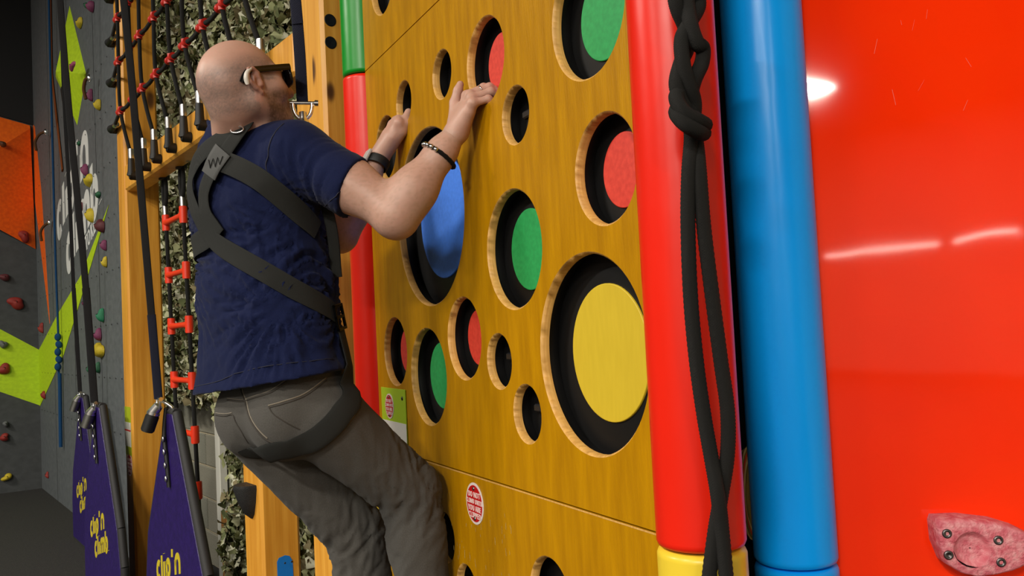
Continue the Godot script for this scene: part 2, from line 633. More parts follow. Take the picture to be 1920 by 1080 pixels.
func climbing_wall_paint() -> void:
	var cw: Node3D = get_node("wall_climbing")
	var lime := mottled("lime paint", Color(0.62, 0.74, 0.04), Color(0.7, 0.82, 0.07), 0.6, Vector3(2, 2, 2), 41, 0.03)
	var orange := mottled("orange paint", Color(0.86, 0.34, 0.02), Color(0.95, 0.42, 0.03), 0.6, Vector3(2, 2, 2), 43, 0.03)
	panel_patch("lime_stripe", [Vector2(-11.26, 0.93), Vector2(-9.57, 1.51), Vector2(-8.36, 2.12), Vector2(-7.3, 2.68), Vector2(-8.55, 2.22), Vector2(-9.9, 1.92), Vector2(-11.26, 1.57)], 0.004, lime, cw)
	panel_patch("orange_stripe", [Vector2(-11.26, 3.3), Vector2(-10.4, 1.85), Vector2(-10.55, 2.5), Vector2(-10.75, 3.3), Vector2(-11.15, 4.15), Vector2(-11.26, 4.2)], 0.004, orange, cw)
	# painted wordmark on the charcoal panels
	var white := paint("wordmark white", Color(0.8, 0.81, 0.8), 0.6)
	var b := Shape.new()
	b.t = Transform3D(hall_basis(), hall_away * 1.46)
	stroke_letters(b, func(p: Vector2) -> Vector2: return Vector2(-9.78 + p.x * 0.395, 2.62 + p.y * 0.395 + p.x * 0.395 * 0.27), 0.0, 0.003)
	part("wordmark", b, white, cw, "white rounded lettering painted on the wall")
	var town := part("town_lettering", letters("STOKE", 0.19, 0.003), white, cw)
	town.transform = Transform3D(hall_basis() * Basis(Vector3.BACK, 0.28), hall(8.12, 1.4575, 2.52))
	# pyramid volume bolted to the wall
	var v := thing("pyramid_volume", "lime green pyramid volume high on the charcoal climbing wall", "climbing volume", Transform3D(hall_basis(), hall(8.87, 1.46, 4.15)))
	var top := Vector3(0.1, 0.62, 0)
	var left := Vector3(-0.78, 0.18, 0)
	var right := Vector3(0.8, -0.22, 0)
	var low := Vector3(0.32, -0.56, 0)
	var peak := Vector3(0.3, -0.08, 0.16)
	for f in [[top, left, peak], [right, top, peak], [low, right, peak], [left, low, peak]]:
		var fs := Shape.new()
		fs.face(f)
		part("facet", fs, lime, v)
	for r in [[-0.12, 1.0], [0.0, 0.72]]:
		var tx := Shape.new()
		tx.t = Transform3D(Basis(Vector3.BACK, -1.05), Vector3(0.28 + r[0], -0.3, 0.085))
		tx.box(Vector3(-0.13 * r[1], 0, 0), Vector3(0.13 * r[1], 0.045, 0.01))
		part("emblem", tx, paint("emblem black", Color(0.05, 0.05, 0.05), 0.6), v)
	# far wall: black upper wall, orange overhang, lime band
	var fw: Node3D = get_node("wall_far")
	var fb := Basis(hall_away, Vector3.UP, -hall_along)
	var black := Shape.new()
	black.t = Transform3D(fb, hall_along * 11.26)
	black.extrude(PackedVector2Array([Vector2(-6, 5.8), Vector2(1.46, 4.19), Vector2(1.46, 7.5), Vector2(-6, 7.5)]), 0.0, 0.02)
	part("upper_panel", black, paint("black upper wall", Color(0.055, 0.055, 0.06), 0.8), fw)
	var band := Shape.new()
	band.t = Transform3D(fb, hall_along * 11.26)
	band.extrude(PackedVector2Array([Vector2(-1.5, 3.54), Vector2(1.46, 1.58), Vector2(1.46, 0.94), Vector2(-1.5, 2.37)]), 0.0, 0.004)
	part("lime_band", band, lime, fw)
	var v2 := thing("overhang_volume", "orange painted overhang built onto the far climbing wall", "climbing volume", Transform3D(fb, hall_along * 11.26))
	var o1 := Shape.new()
	o1.face([Vector3(1.42, 4.14, 0.05), Vector3(0.43, 3.3, 0.4), Vector3(1.45, 2.74, 0.015)])
	part("lower_facet", o1, orange, v2)
	var o2 := Shape.new()
	o2.face([Vector3(0.43, 3.3, 0.4), Vector3(1.42, 4.14, 0.05), Vector3(1.42, 4.18, 0.022), Vector3(-0.6, 4.63, 0.022)])
	part("upper_facet", o2, orange, v2)
	# rows of bolt holes in the painted patches
	var dot := Shape.new()
	dot.lathe([Vector2(0.007, 0.0), Vector2(0.005, 0.002), Vector2(0.0, 0.002)], 8, false)
	var mm := MultiMesh.new()
	mm.transform_format = MultiMesh.TRANSFORM_3D
	mm.mesh = dot.commit()
	var spots := []
	for k in 160:
		var x := -11.1 + (k % 20) * 0.21 + (0.1 if (k / 20) % 2 else 0.0)
		var y := 0.9 + (k / 20) * 0.42
		spots.append(Transform3D(hall_basis() * Basis(Vector3.RIGHT, PI / 2), hall(-x, 1.4555, y)))
	mm.instance_count = spots.size()
	for k in spots.size():
		mm.set_instance_transform(k, spots[k])
	var h := MultiMeshInstance3D.new()
	h.name = "bolt_holes"
	h.multimesh = mm
	h.material_override = paint("bolt hole", Color(0.03, 0.03, 0.03), 0.8)
	h.set_meta("kind", "stuff")
	cw.add_child(h)


# ---------------------------------------------------------------- hole wall the man climbs
const HOLES := [
	# along, height, radius, disc colour ("" for none)
	[0.191, 2.567, 0.1, ""], [0.324, 2.172, 0.057, ""], [0.161, 2.085, 0.088, ""], [0.597, 2.171, 0.057, ""], [0.84, 2.131, 0.092, "red"],
	[0.969, 1.98, 0.057, ""], [1.253, 2.093, 0.116, "green"], [1.284, 1.811, 0.093, "red"], [0.468, 1.843, 0.223, "blue"], [0.929, 1.712, 0.121, "green"],
	[0.656, 1.533, 0.094, "red"], [0.167, 1.502, 0.094, "red"], [0.415, 1.438, 0.122, "green"], [0.838, 1.482, 0.057, ""], [0.955, 1.378, 0.057, ""],
	[1.204, 1.499, 0.176, "yellow"], [0.48, 1.044, 0.06, ""], [0.604, 0.945, 0.057, ""], [1.014, 1.025, 0.08, ""], [0.3, 0.62, 0.09, ""], [0.26, 0.93, 0.09, ""], [0.75, 0.55, 0.12, "blue"], [1.2, 0.62, 0.16, "red"],
	[0.62, 2.72, 0.12, "yellow"], [1.0, 2.6, 0.09, ""]]
const PLY := 0.018
const BACKING := 0.043

func hole_place(u: float, y: float, w: float) -> Vector3:
	return hole_away * (0.8 - w) + hole_along * (2.5 - u) + Vector3(0, y, 0)

func sticker_disc(parent: Node3D, where: Transform3D, r: float) -> void:
	var s := Node3D.new()
	s.name = "warning_sticker"
	parent.add_child(s, true)
	s.transform = where
	s.set_meta("label", "round red and white warning sticker")
	var rim := Shape.new()
	rim.t = Transform3D(Basis(Vector3.RIGHT, PI / 2), Vector3.ZERO)
	rim.lathe([Vector2(r, 0.0), Vector2(r, 0.0012), Vector2(0, 0.0012)], 40, false)
	part("rim", rim, paint("sticker white", Color(0.85, 0.8, 0.78), 0.4), s)
	var red := Shape.new()
	red.t = rim.t
	red.lathe([Vector2(r * 0.88, 0.001), Vector2(r * 0.88, 0.0018), Vector2(0, 0.0018)], 40, false)
	part("field", red, paint("sticker red", Color(0.72, 0.06, 0.08), 0.4), s)
	var k := 0
	for words in ["DO NOT", "CLIMB UNTIL", "YOU ARE", "CLIPPED"]:
		var o := part("lettering", letters(words, r * (0.36 if k != 1 else 0.31), 0.0006), paint("sticker text", Color(0.9, 0.82, 0.8), 0.5), s)
		o.position = Vector3(0, r * (0.42 - 0.33 * k), 0.002)
		k += 1
	for y in [-0.72, 0.72]:
		var b := Shape.new()
		b.ball(Vector3(0, r * y, 0.002), Vector3(r * 0.1, r * 0.1, 0.003))
		part("screw", b, metal("screw steel", Color(0.5, 0.48, 0.45), 0.4), s)

func pad_piece(parent: Node3D, called: String, at: Vector3, r: float, y0: float, y1: float, m: Material, label := "") -> void:
	var b := Shape.new()
	b.t = Transform3D(Basis.IDENTITY, at)
	var e := 0.008
	b.lathe([Vector2(r - e, y0), Vector2(r - e * 0.3, y0 + e * 0.3), Vector2(r, y0 + e), Vector2(r, y0 + e * 1.5), Vector2(r, y1 - e * 1.5), Vector2(r, y1 - e), Vector2(r - e * 0.3, y1 - e * 0.3), Vector2(r - e, y1)], 64)
	part(called, b, m, parent, label)

func vinyl(called: String, c: Color, seed_no: int) -> StandardMaterial3D:
	var m := mottled(called, c.darkened(0.04), c, 0.32, Vector3(1.5, 0.6, 1.5), seed_no, 0.05, 0.4, 0.006)
	return m

func hole_wall() -> void:
	var root := thing("hole_wall", "mustard plywood climbing wall full of round hand holes", "climbing wall", Transform3D(hole_basis(), hole_place(0, 0, 0)))
	var stain := mottled("mustard ply", Color(0.69, 0.49, 0.0), Color(0.715, 0.51, 0.0), 0.4, Vector3(5, 0.6, 5), 51, 0.02, 0.32, 0.03)
	stain.detail_enabled = true
	stain.detail_albedo = noise_texture(0.01, Color(0.9, 0.88, 0.85), Color(1, 1, 1), 52, 5)
	stain.detail_blend_mode = BaseMaterial3D.BLEND_MODE_MUL
	stain.detail_uv_layer = BaseMaterial3D.DETAIL_UV_1
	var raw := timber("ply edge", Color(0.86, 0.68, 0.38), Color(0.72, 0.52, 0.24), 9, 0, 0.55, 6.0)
	var black := paint("black backing", Color(0.028, 0.028, 0.03), 0.5, 0.0, 0.4)
	var tiers := [[0.02, 1.2195], [1.2225, 2.3505], [2.3535, 3.5], [3.503, 4.6]]
	for tier in tiers:
		var board := CSGCombiner3D.new()
		board.name = "board"
		root.add_child(board, true)
		var slab := CSGBox3D.new()
		slab.size = Vector3(1.39, tier[1] - tier[0], PLY)
		slab.position = Vector3(0.695, (tier[0] + tier[1]) / 2.0, -PLY / 2.0)
		slab.material = stain
		board.add_child(slab)
		for h in HOLES:
			if h[1] + h[2] < tier[0] or h[1] - h[2] > tier[1]:
				continue
			var c := CSGCylinder3D.new()
			c.operation = CSGShape3D.OPERATION_SUBTRACTION
			c.radius = h[2]
			c.height = 0.1
			c.sides = 72
			c.smooth_faces = true
			c.material = raw
			c.transform = Transform3D(Basis(Vector3.RIGHT, PI / 2), Vector3(h[0], h[1], -PLY / 2.0))
			board.add_child(c)
			var k := CSGCylinder3D.new()       # broken edge of the hole
			k.operation = CSGShape3D.OPERATION_SUBTRACTION
			k.cone = true
			k.radius = h[2] + 0.0035 + 0.002
			k.height = h[2] + 0.0035 + 0.002
			k.sides = 72
			k.smooth_faces = true
			k.material = raw
			k.transform = Transform3D(Basis(Vector3.RIGHT, -PI / 2), Vector3(h[0], h[1], 0.002 - k.height / 2.0))
			board.add_child(k)
	var back := Shape.new()
	back.box(Vector3(0.0, 0.02, -BACKING - 0.015), Vector3(1.39, 4.6, -BACKING))
	part("backing_board", back, black, root, "black board behind the holes")
	var tints := {"red": mottled("red disc", Color(0.76, 0.2, 0.15), Color(0.83, 0.25, 0.19), 0.5, Vector3(6, 6, 6), 61), "green": mottled("green disc", Color(0.1, 0.54, 0.27), Color(0.13, 0.6, 0.31), 0.5, Vector3(6, 6, 6), 62),
		"blue": mottled("blue disc", Color(0.23, 0.46, 0.86), Color(0.26, 0.5, 0.91), 0.5, Vector3(6, 6, 6), 63), "yellow": mottled("yellow disc", Color(0.77, 0.66, 0.14), Color(0.79, 0.68, 0.155), 0.5, Vector3(6, 1, 6), 64)}
	for h in HOLES:
		if h[1] > 1.2 or h[3] != "":
			# dark sleeve that closes the gap between ply and backing
			var ring := Shape.new()
			ring.t = Transform3D(Basis(Vector3.RIGHT, PI / 2), Vector3(h[0], h[1], -BACKING))
			var r0: float = h[2] + 0.012
			ring.lathe([Vector2(r0 + 0.006, BACKING - PLY - 0.0004), Vector2(r0, BACKING - PLY - 0.0004), Vector2(r0 - 0.004, 0.0004), Vector2(r0 + 0.006, 0.0004)], 48, false)
			part("sleeve", ring, black, root)
		if h[3] != "":
			var d := Shape.new()
			d.t = Transform3D(Basis(Vector3.RIGHT, PI / 2), Vector3(h[0], h[1], -BACKING))
			var r: float = h[2] * 0.7
			d.lathe([Vector2(r, 0.0), Vector2(r, 0.003), Vector2(r - 0.002, 0.004), Vector2(0, 0.004)], 64, false)
			part("disc", d, tints[h[3]], root, "%s disc set inside a hole" % h[3])
	# studs that show inside the small holes
	for h in [[0.969, 1.98], [0.838, 1.482], [0.955, 1.378]]:
		var st := Shape.new()
		st.box(Vector3(h[0] - 0.03, h[1] + 0.0, -BACKING), Vector3(h[0] + 0.035, h[1] + 0.016, -BACKING + 0.012), 0.003)
		part("cleat", st, paint("dark cleat", Color(0.1, 0.1, 0.105), 0.4), root)
	# pale scuffs low on the board
	var rng := RandomNumberGenerator.new()
	rng.seed = 77
	var scuff := Shape.new()
	for k in 46:
		var a := Vector2(rng.randf_range(0.52, 0.86), rng.randf_range(1.0, 1.16))
		var wd := rng.randf_range(0.0006, 0.0016)
		var ln := rng.randf_range(0.002, 0.02)
		var tilt := rng.randf_range(-0.25, 0.1) * ln
		scuff.face([Vector3(a.x, a.y, 0.0004), Vector3(a.x + wd, a.y, 0.0004), Vector3(a.x + wd + tilt, a.y + ln, 0.0004), Vector3(a.x + tilt, a.y + ln, 0.0004)])
	part("scuff_marks", scuff, paint("scuff", Color(0.72, 0.62, 0.4), 0.7), root, "pale scuff marks on the lower board").set_meta("kind", "stuff")
	# bare worn edge along the joint, the light it catches put into its colour
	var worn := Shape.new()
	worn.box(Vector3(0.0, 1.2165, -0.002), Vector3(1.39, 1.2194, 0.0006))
	part("lit_worn_edge", worn, raw, root)
	# stickers
	var sp := on_plane(891, 944, hole_away, 0.8)
	sticker_disc(root, Transform3D(Basis.IDENTITY, Vector3(2.5 - sp.dot(hole_along), sp.y, 0.0004)), 0.047)
	var notice := Node3D.new()
	notice.name = "instruction_sign"
	root.add_child(notice)
	notice.set_meta("label", "lime green and white instruction sign")
	var ns := on_plane(739, 728, hole_away, 0.8)
	notice.position = Vector3(2.5 - ns.dot(hole_along), ns.y, 0.0005)
	var plate := Shape.new()
	plate.box(Vector3(-0.11, -0.3, 0), Vector3(0.1, 0.0, 0.003), 0.001)
	part("plate", plate, paint("notice lime", Color(0.62, 0.75, 0.12), 0.4), notice)
	var wp := Shape.new()
	wp.box(Vector3(-0.11, -0.29, 0.003), Vector3(0.1, -0.094, 0.0036))
	part("white_field", wp, paint("notice white", Color(0.85, 0.85, 0.82), 0.4), notice)
	sticker_disc(root, Transform3D(Basis.IDENTITY, notice.position + Vector3(-0.035, -0.052, 0.0032)), 0.036)
	var screw := Shape.new()
	screw.ball(Vector3(0.075, -0.025, 0.003), Vector3(0.006, 0.006, 0.003))
	part("screw", screw, paint("dark screw", Color(0.08, 0.08, 0.08), 0.4), notice)
	# padded corner posts in coloured lengths
	var red := vinyl("red vinyl", Color(0.88, 0.13, 0.05), 71)
	var green := vinyl("green vinyl", Color(0.06, 0.54, 0.15), 72)
	var yellow := vinyl("yellow vinyl", Color(0.9, 0.78, 0.22), 73)
	var blue := vinyl("blue vinyl", Color(0.12, 0.2, 0.5), 74)
	var names := {"red": red, "green": green, "yellow": yellow, "blue": blue}
	for a in [["padded corner post left of the hole wall, green above red above yellow", -0.068, ["blue", "yellow", "red", "green"], 0.07], ["padded corner post between hole wall and black rope, red above yellow", 1.455, ["green", "yellow", "red", "blue"], 0.066]]:
		var post := thing("corner_pad", a[0], "corner pad", Transform3D(hole_basis(), hole_place(a[1], 0, -0.022)), "padded corner posts")
		var cuts := [0.03, 0.42, 1.215, 2.352, 3.5]
		for k in 4:
			if k == 0:
				pad_piece(post, "pad_length", Vector3.ZERO, a[3], cuts[0], cuts[1], names[a[2][0]])
			else:
				pad_piece(post, "pad_length", Vector3.ZERO, a[3], cuts[k] + 0.0015, cuts[k + 1] - 0.0015, names[a[2][k]], a[2][k] + " vinyl length of the pad")
		var core := Shape.new()
		core.lathe([Vector2(0.05, 0.0), Vector2(0.05, 4.6)], 24)
		part("post", core, black, post)
	# black board added behind the gap, its colour standing in for the shade inside
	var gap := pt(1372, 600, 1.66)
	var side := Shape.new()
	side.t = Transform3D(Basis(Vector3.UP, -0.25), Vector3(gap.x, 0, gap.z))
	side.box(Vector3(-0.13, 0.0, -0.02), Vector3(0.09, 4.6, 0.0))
	single("gap_board", side, paint("black ply", Color(0.012, 0.012, 0.013), 0.7, 0.0, 0.3), "black board added at the back of the gap beside the blue pad", "tower side")
	# blue foam strip behind the far pad
	var strip := Shape.new()
	strip.t = Transform3D(Basis.IDENTITY, hole_place(-0.165, 0, -0.11))
	strip.lathe([Vector2(0.045, 0.05), Vector2(0.045, 3.5)], 24)
	single("corner_pad", strip, blue, "sliver of a dark blue pad behind the green and red corner post", "corner pad", "padded corner posts")


# ---------------------------------------------------------------- glossy red wall
func red_wall() -> void:
	var turn := deg_to_rad(-8.0)
	var mid := pt(1463, 600, 1.47)
	var frame := Transform3D(Basis(Vector3.UP, turn), Vector3(mid.x, 0, mid.z))
	var pad := thing("corner_pad", "wide bright blue padded corner post left of the glossy red wall", "corner pad", frame, "padded corner posts")
	var blue := mottled("bright blue vinyl", Color(0.03, 0.6, 0.97), Color(0.04, 0.63, 0.99), 0.28, Vector3(1.5, 0.5, 1.5), 81, 0.06, 0.36, 0.006)
	var cut := pt(1490, 1066, 1.41).y
	pad_piece(pad, "pad_length", Vector3.ZERO, 0.068, cut + 0.0015, 3.4, blue)
	pad_piece(pad, "pad_length", Vector3.ZERO, 0.068, 0.03, cut - 0.0015, blue)
	var core := Shape.new()
	core.lathe([Vector2(0.05, 0.0), Vector2(0.05, 3.6)], 24)
	part("post", core, paint("black backing", Color.BLACK), pad)
	var red := paint("red plastic", Color.WHITE, 0.045, 0.0, 0.5)
	red.albedo_texture = noise_texture(0.004, Color(0.965, 0.175, 0.01), Color(0.985, 0.195, 0.015), 83, 3)
	red.uv1_triplanar = true
	red.uv1_scale = Vector3(1.1, 1.1, 1.1)
	red.heightmap_enabled = true
	red.heightmap_texture = noise_texture(0.008, Color.BLACK, Color.WHITE, 84, 2)
	red.heightmap_scale = 0.012
	var wall := thing("red_wall", "glossy red plastic climbing wall filling the right of the view", "climbing wall", frame)
	var sheet := Shape.new()
	sheet.box(Vector3(0.05, 0.03, -0.03), Vector3(1.6, 3.6, 0.0), 0.002)
	part("sheet", sheet, red, wall)
	var frm := Shape.new()
	frm.box(Vector3(0.05, 0.03, -0.6), Vector3(1.6, 3.6, -0.031))
	part("frame", frm, paint("black ply", Color.BLACK), wall)
	# scratches left by feet and hands
	var rng := RandomNumberGenerator.new()
	rng.seed = 5
	var s := Shape.new()
	for k in 26:
		var a := Vector2(rng.randf_range(0.1, 0.45), rng.randf_range(1.85, 2.25))
		var v := Vector2(rng.randf_range(-0.012, 0.012), rng.randf_range(0.004, 0.03))
		var w := rng.randf_range(0.0003, 0.0007)
		s.face([Vector3(a.x, a.y, 0.0003), Vector3(a.x + w, a.y, 0.0003), Vector3(a.x + v.x + w, a.y + v.y, 0.0003), Vector3(a.x + v.x, a.y + v.y, 0.0003)])
	part("scratches", s, paint("scratch", Color(0.9, 0.42, 0.36), 0.6), wall, "fine pale scratches").set_meta("kind", "stuff")
	# pink hold bolted low on the red wall
	var outline := []
	var nz: Vector3 = frame.basis.z
	var on := func(x: float, y: float) -> Vector3:
		var r := sight(x, y)
		return frame.affine_inverse() * (eye + r * ((frame.origin - eye).dot(nz) / r.dot(nz)))
	var c: Vector3 = on.call(1803, 1017)
	for q in [[1737, 963], [1790, 961], [1850, 968], [1906, 985], [1917, 1012], [1918, 1040], [1890, 1056], [1850, 1066], [1815, 1070], [1785, 1063], [1757, 1046], [1742, 1010]]:
		var p: Vector3 = on.call(q[0], q[1])
		outline.append(Vector2(p.x - c.x, p.y - c.y))
	var hold := thing("climbing_hold", "worn pink plastic hold with four bolts on the glossy red wall", "climbing hold", frame * Transform3D(Basis.IDENTITY, c))
	var body := Shape.new()
	var rows := []
	for ring in [[1.0, 0.0], [1.0, 0.02], [0.985, 0.034], [0.95, 0.042], [0.88, 0.045], [0.6, 0.046]]:
		var row := []
		for k in 48:
			row.append(_polar(outline, TAU * k / 48.0) * ring[0])
		var pts := []
		for p in row:
			pts.append(Vector3(p.x, p.y, ring[1]))
		rows.append(pts)
	for ring in [[0.0285, 0.046], [0.0265, 0.0445], [0.022, 0.038], [0.018, 0.036], [0.001, 0.0355]]:
		var pts := []
		for k in 48:
			var a := TAU * k / 48.0
			pts.append(Vector3(cos(a) * ring[0], sin(a) * ring[0], ring[1]))
		rows.append(pts)
	body.sheet(rows, true)
	part("body", body, mottled("pink plastic", Color(0.74, 0.33, 0.38), Color(0.86, 0.6, 0.61), 0.55, Vector3(8, 8, 8), 91, 0.1, 0.4, 0.012), hold)
	for q in [[1757, 988], [1760, 1027], [1850, 1000], [1855, 1040]]:
		var p: Vector3 = on.call(q[0], q[1]) - c
		var b := Shape.new()
		b.t = Transform3D(Basis(Vector3.RIGHT, PI / 2), Vector3(p.x, p.y, 0.0445))
		b.lathe([Vector2(0.0075, 0.0), Vector2(0.0075, 0.002), Vector2(0.006, 0.0035), Vector2(0.0035, 0.0035), Vector2(0.003, 0.001), Vector2(0, 0.001)], 18, false)
		part("bolt", b, metal("bolt steel", Color(0.42, 0.4, 0.4), 0.4), hold)
	# coiled cord tucked behind the blue pad
	var coil := thing("cord_coil", "coil of orange and cream cord peeking out behind the blue pad", "cord", Transform3D(Basis.IDENTITY, pt(1410, 925, 1.5)))
	var tones := [paint("cord orange", Color(0.8, 0.25, 0.06), 0.8), paint("cord cream", Color(0.78, 0.68, 0.42), 0.8), paint("cord olive", Color(0.45, 0.38, 0.12), 0.8)]
	for k in 9:
		var b := Shape.new()
		var ps := []
		for q in 25:
			var a := TAU * q / 24.0
			ps.append(Vector3(sin(a) * (0.018 + 0.0 * k), cos(a) * (0.078 - 0.002 * absf(k - 4)), 0.004 * (k - 4) + sin(a * 2.0 + k) * 0.002))
		b.t = Transform3D(Basis(Vector3.UP, 0.35), Vector3.ZERO)
		b.tube(ps, 0.0045, 7, false)
		part("strand", b, tones[k % 3], coil)

func _polar(outline: Array, a: float) -> Vector2:
	var d := Vector2(cos(a), sin(a))
	for k in outline.size():
		var hit = Geometry2D.segment_intersects_segment(Vector2.ZERO, d * 2.0, outline[k], outline[(k + 1) % outline.size()])
		if hit != null:
			return hit
	return d * 0.03


# ---------------------------------------------------------------- timber frame with cargo net and rope ladder
func frame_box(s0: float, s1: float, p0: float, p1: float, y0: float, y1: float, bevel := 0.012) -> Shape:
	var b := Shape.new()
	b.t = Transform3D(Basis.IDENTITY, Vector3(-s0, 0, -p0))
	b.box(Vector3(-(s1 - s0), y0, -(p1 - p0)), Vector3(0, y1, 0), bevel)
	return b

func rope_frame() -> void:
	var root := thing("timber_frame", "yellow timber post and beam frame behind the man", "timber frame", Transform3D(hall_basis(), Vector3.ZERO))
	var pine := timber("varnished pine", Color(0.89, 0.66, 0.27), Color(0.78, 0.52, 0.15), 101, 7, 0.42, 1.1)
	var pine2 := timber("varnished pine two", Color(0.87, 0.63, 0.24), Color(0.75, 0.49, 0.13), 102, 9, 0.42, 1.1)
	part("post", frame_box(5.55, 5.73, 1.2, 1.4, 0.0, 5.2), pine2, root)
	part("post", frame_box(3.39, 3.59, 1.2, 1.36, 0.0, 2.495), pine2, root)
	var near := part("post", frame_box(2.645, 2.885, 1.2, 1.42, 0.0, 5.2), pine, root)
	part("beam", frame_box(2.885, 5.55, 1.2, 1.31, 2.495, 2.655), pine, root)
	part("top_beam", frame_box(2.885, 5.55, 1.2, 1.31, 4.6, 4.78), pine, root)
	# black plugs in the end of the near post
	for q in [[619, 38], [620, 80]]:
		var r := sight(q[0], q[1])
		var p := eye + r * (2.645 / hall_along.dot(r))
		var d := Shape.new()
		d.t = Transform3D(Basis(Vector3.BACK, -PI / 2), Vector3(-2.645, p.y, -p.dot(hall_away)))
		d.lathe([Vector2(0.021, 0.0), Vector2(0.021, 0.0015), Vector2(0.018, 0.002), Vector2(0.0, 0.0005)], 28, false)
		part("plug", d, paint("black plug", Color(0.02, 0.02, 0.022), 0.5), root, "black round plug")
	# notices on the far post
	var n := Node3D.new()
	n.name = "instruction_sign"
	root.add_child(n, true)
	n.set_meta("label", "narrow lime and white instruction sign on the far post")
	n.position = Vector3(-5.64, 0, -1.2)
	var top := on_plane(236, 762, hall_away, 1.2).y
	var low := on_plane(239, 852, hall_away, 1.2).y
	var hgt := top - low
	for a in [["plate", 0.0, 1.0, Color(0.6, 0.66, 0.06), 0.0], ["white_field", 0.32, 0.82, Color(0.8, 0.8, 0.75), 0.002], ["red_bar", 0.47, 0.5, Color(0.75, 0.15, 0.1), 0.0035]]:
		var b := Shape.new()
		b.box(Vector3(-0.075, top - hgt * a[2], a[4]), Vector3(0.075, top - hgt * a[1], a[4] + 0.002))
		part(a[0], b, paint("notice " + a[0], a[3], 0.5), n)
	sticker_disc(root, Transform3D(Basis.IDENTITY, Vector3(-5.63, (low + on_plane(243, 888, hall_away, 1.2).y) / 2.0, -1.1995)), 0.068)
	# dark and blue holds on the middle post
	var dark := thing("climbing_hold", "black wedge shaped hold on the side of the short timber post", "climbing hold", Transform3D(hall_basis(), hall(3.49, 1.2, 0)))
	var y1 := on_plane(470, 918, hall_away, 1.15).y
	var y0 := on_plane(468, 984, hall_away, 1.15).y
	var rows := []
	for a in [[y1, 0.06, 0.07], [y1 - 0.015, 0.062, 0.073], [lerpf(y1, y0, 0.5), 0.048, 0.055], [lerpf(y1, y0, 0.85), 0.028, 0.03], [y0, 0.005, 0.006]]:
		var row := []
		for k in 14:
			var t := PI * k / 13.0
			row.append(Vector3(-cos(t) * a[1], a[0], sin(t) * a[2]))
		rows.append(row)
	rows.reverse()
	var db := Shape.new()
	db.sheet(rows)
	var lid := []
	for k in 14:
		var t := PI * k / 13.0
		lid.append(Vector3(-cos(t) * 0.06, y1, sin(t) * 0.07))
	db.face(lid)
	part("body", db, mottled("black plastic", Color(0.045, 0.045, 0.045), Color(0.09, 0.09, 0.09), 0.6, Vector3(10, 10, 10), 111, 0.2), dark)
	var bx := eye + sight(535, 1060) * (3.39 / hall_along.dot(sight(535, 1060)))
	var blue := thing("climbing_hold", "bright blue hold low on the short timber post", "climbing hold", Transform3D(Basis(-hall_away, Vector3.UP, -hall_along).orthonormalized(), bx))
	var bb := Shape.new()
	var out := PackedVector2Array()
	for q in [[-0.034, -0.09], [-0.034, 0.02], [-0.026, 0.034], [0.0, 0.04], [0.018, 0.034], [0.03, 0.012], [0.032, -0.09]]:
		out.append(Vector2(-q[0], q[1]))
	bb.t = Transform3D(Basis(Vector3.UP, PI) if Basis(-hall_away, Vector3.UP, -hall_along).determinant() < 0 else Basis.IDENTITY, Vector3.ZERO)
	bb.extrude(out, -0.002, 0.035, 0.008)
	blue.transform = Transform3D(Basis(hall_away, Vector3.UP, -hall_along), bx)
	part("body", bb, paint("blue hold plastic", Color(0.08, 0.45, 0.78), 0.4), blue)
	for x in [-0.014, 0.014]:
		var sc := Shape.new()
		sc.ball(Vector3(x, 0.018, 0.0345), Vector3(0.004, 0.004, 0.002))
		part("bolt", sc, paint("dark screw", Color.BLACK), blue)

func rope_fitting(parent: Node3D, at: Vector3, dir: Vector3, ferrule: Material, dark: Material, out: Vector3) -> void:
	var f := Node3D.new()
	f.name = "rope_end"
	parent.add_child(f, true)
	var a := Shape.new()
	a.tube([at, at + dir * 0.012, at + dir * 0.05, at + dir * 0.056], [0.015, 0.017, 0.017, 0.014], 14)
	part("ferrule", a, ferrule, f)
	var b := Shape.new()
	b.tube(curve([at, at - dir * 0.03, at - dir * 0.075, at - dir * 0.1], 4), [0.0165, 0.017, 0.0175, 0.018, 0.0185, 0.019, 0.0195, 0.02, 0.021, 0.023, 0.025, 0.026, 0.022], 14)
	part("boot", b, dark, f)
	var c := Shape.new()
	c.tube([at - dir * 0.098 - out * 0.012, at - dir * 0.098 - out * 0.006, at - dir * 0.098 + out * 0.03], [0.02, 0.026, 0.026], 14)
	part("anchor", c, dark, f)

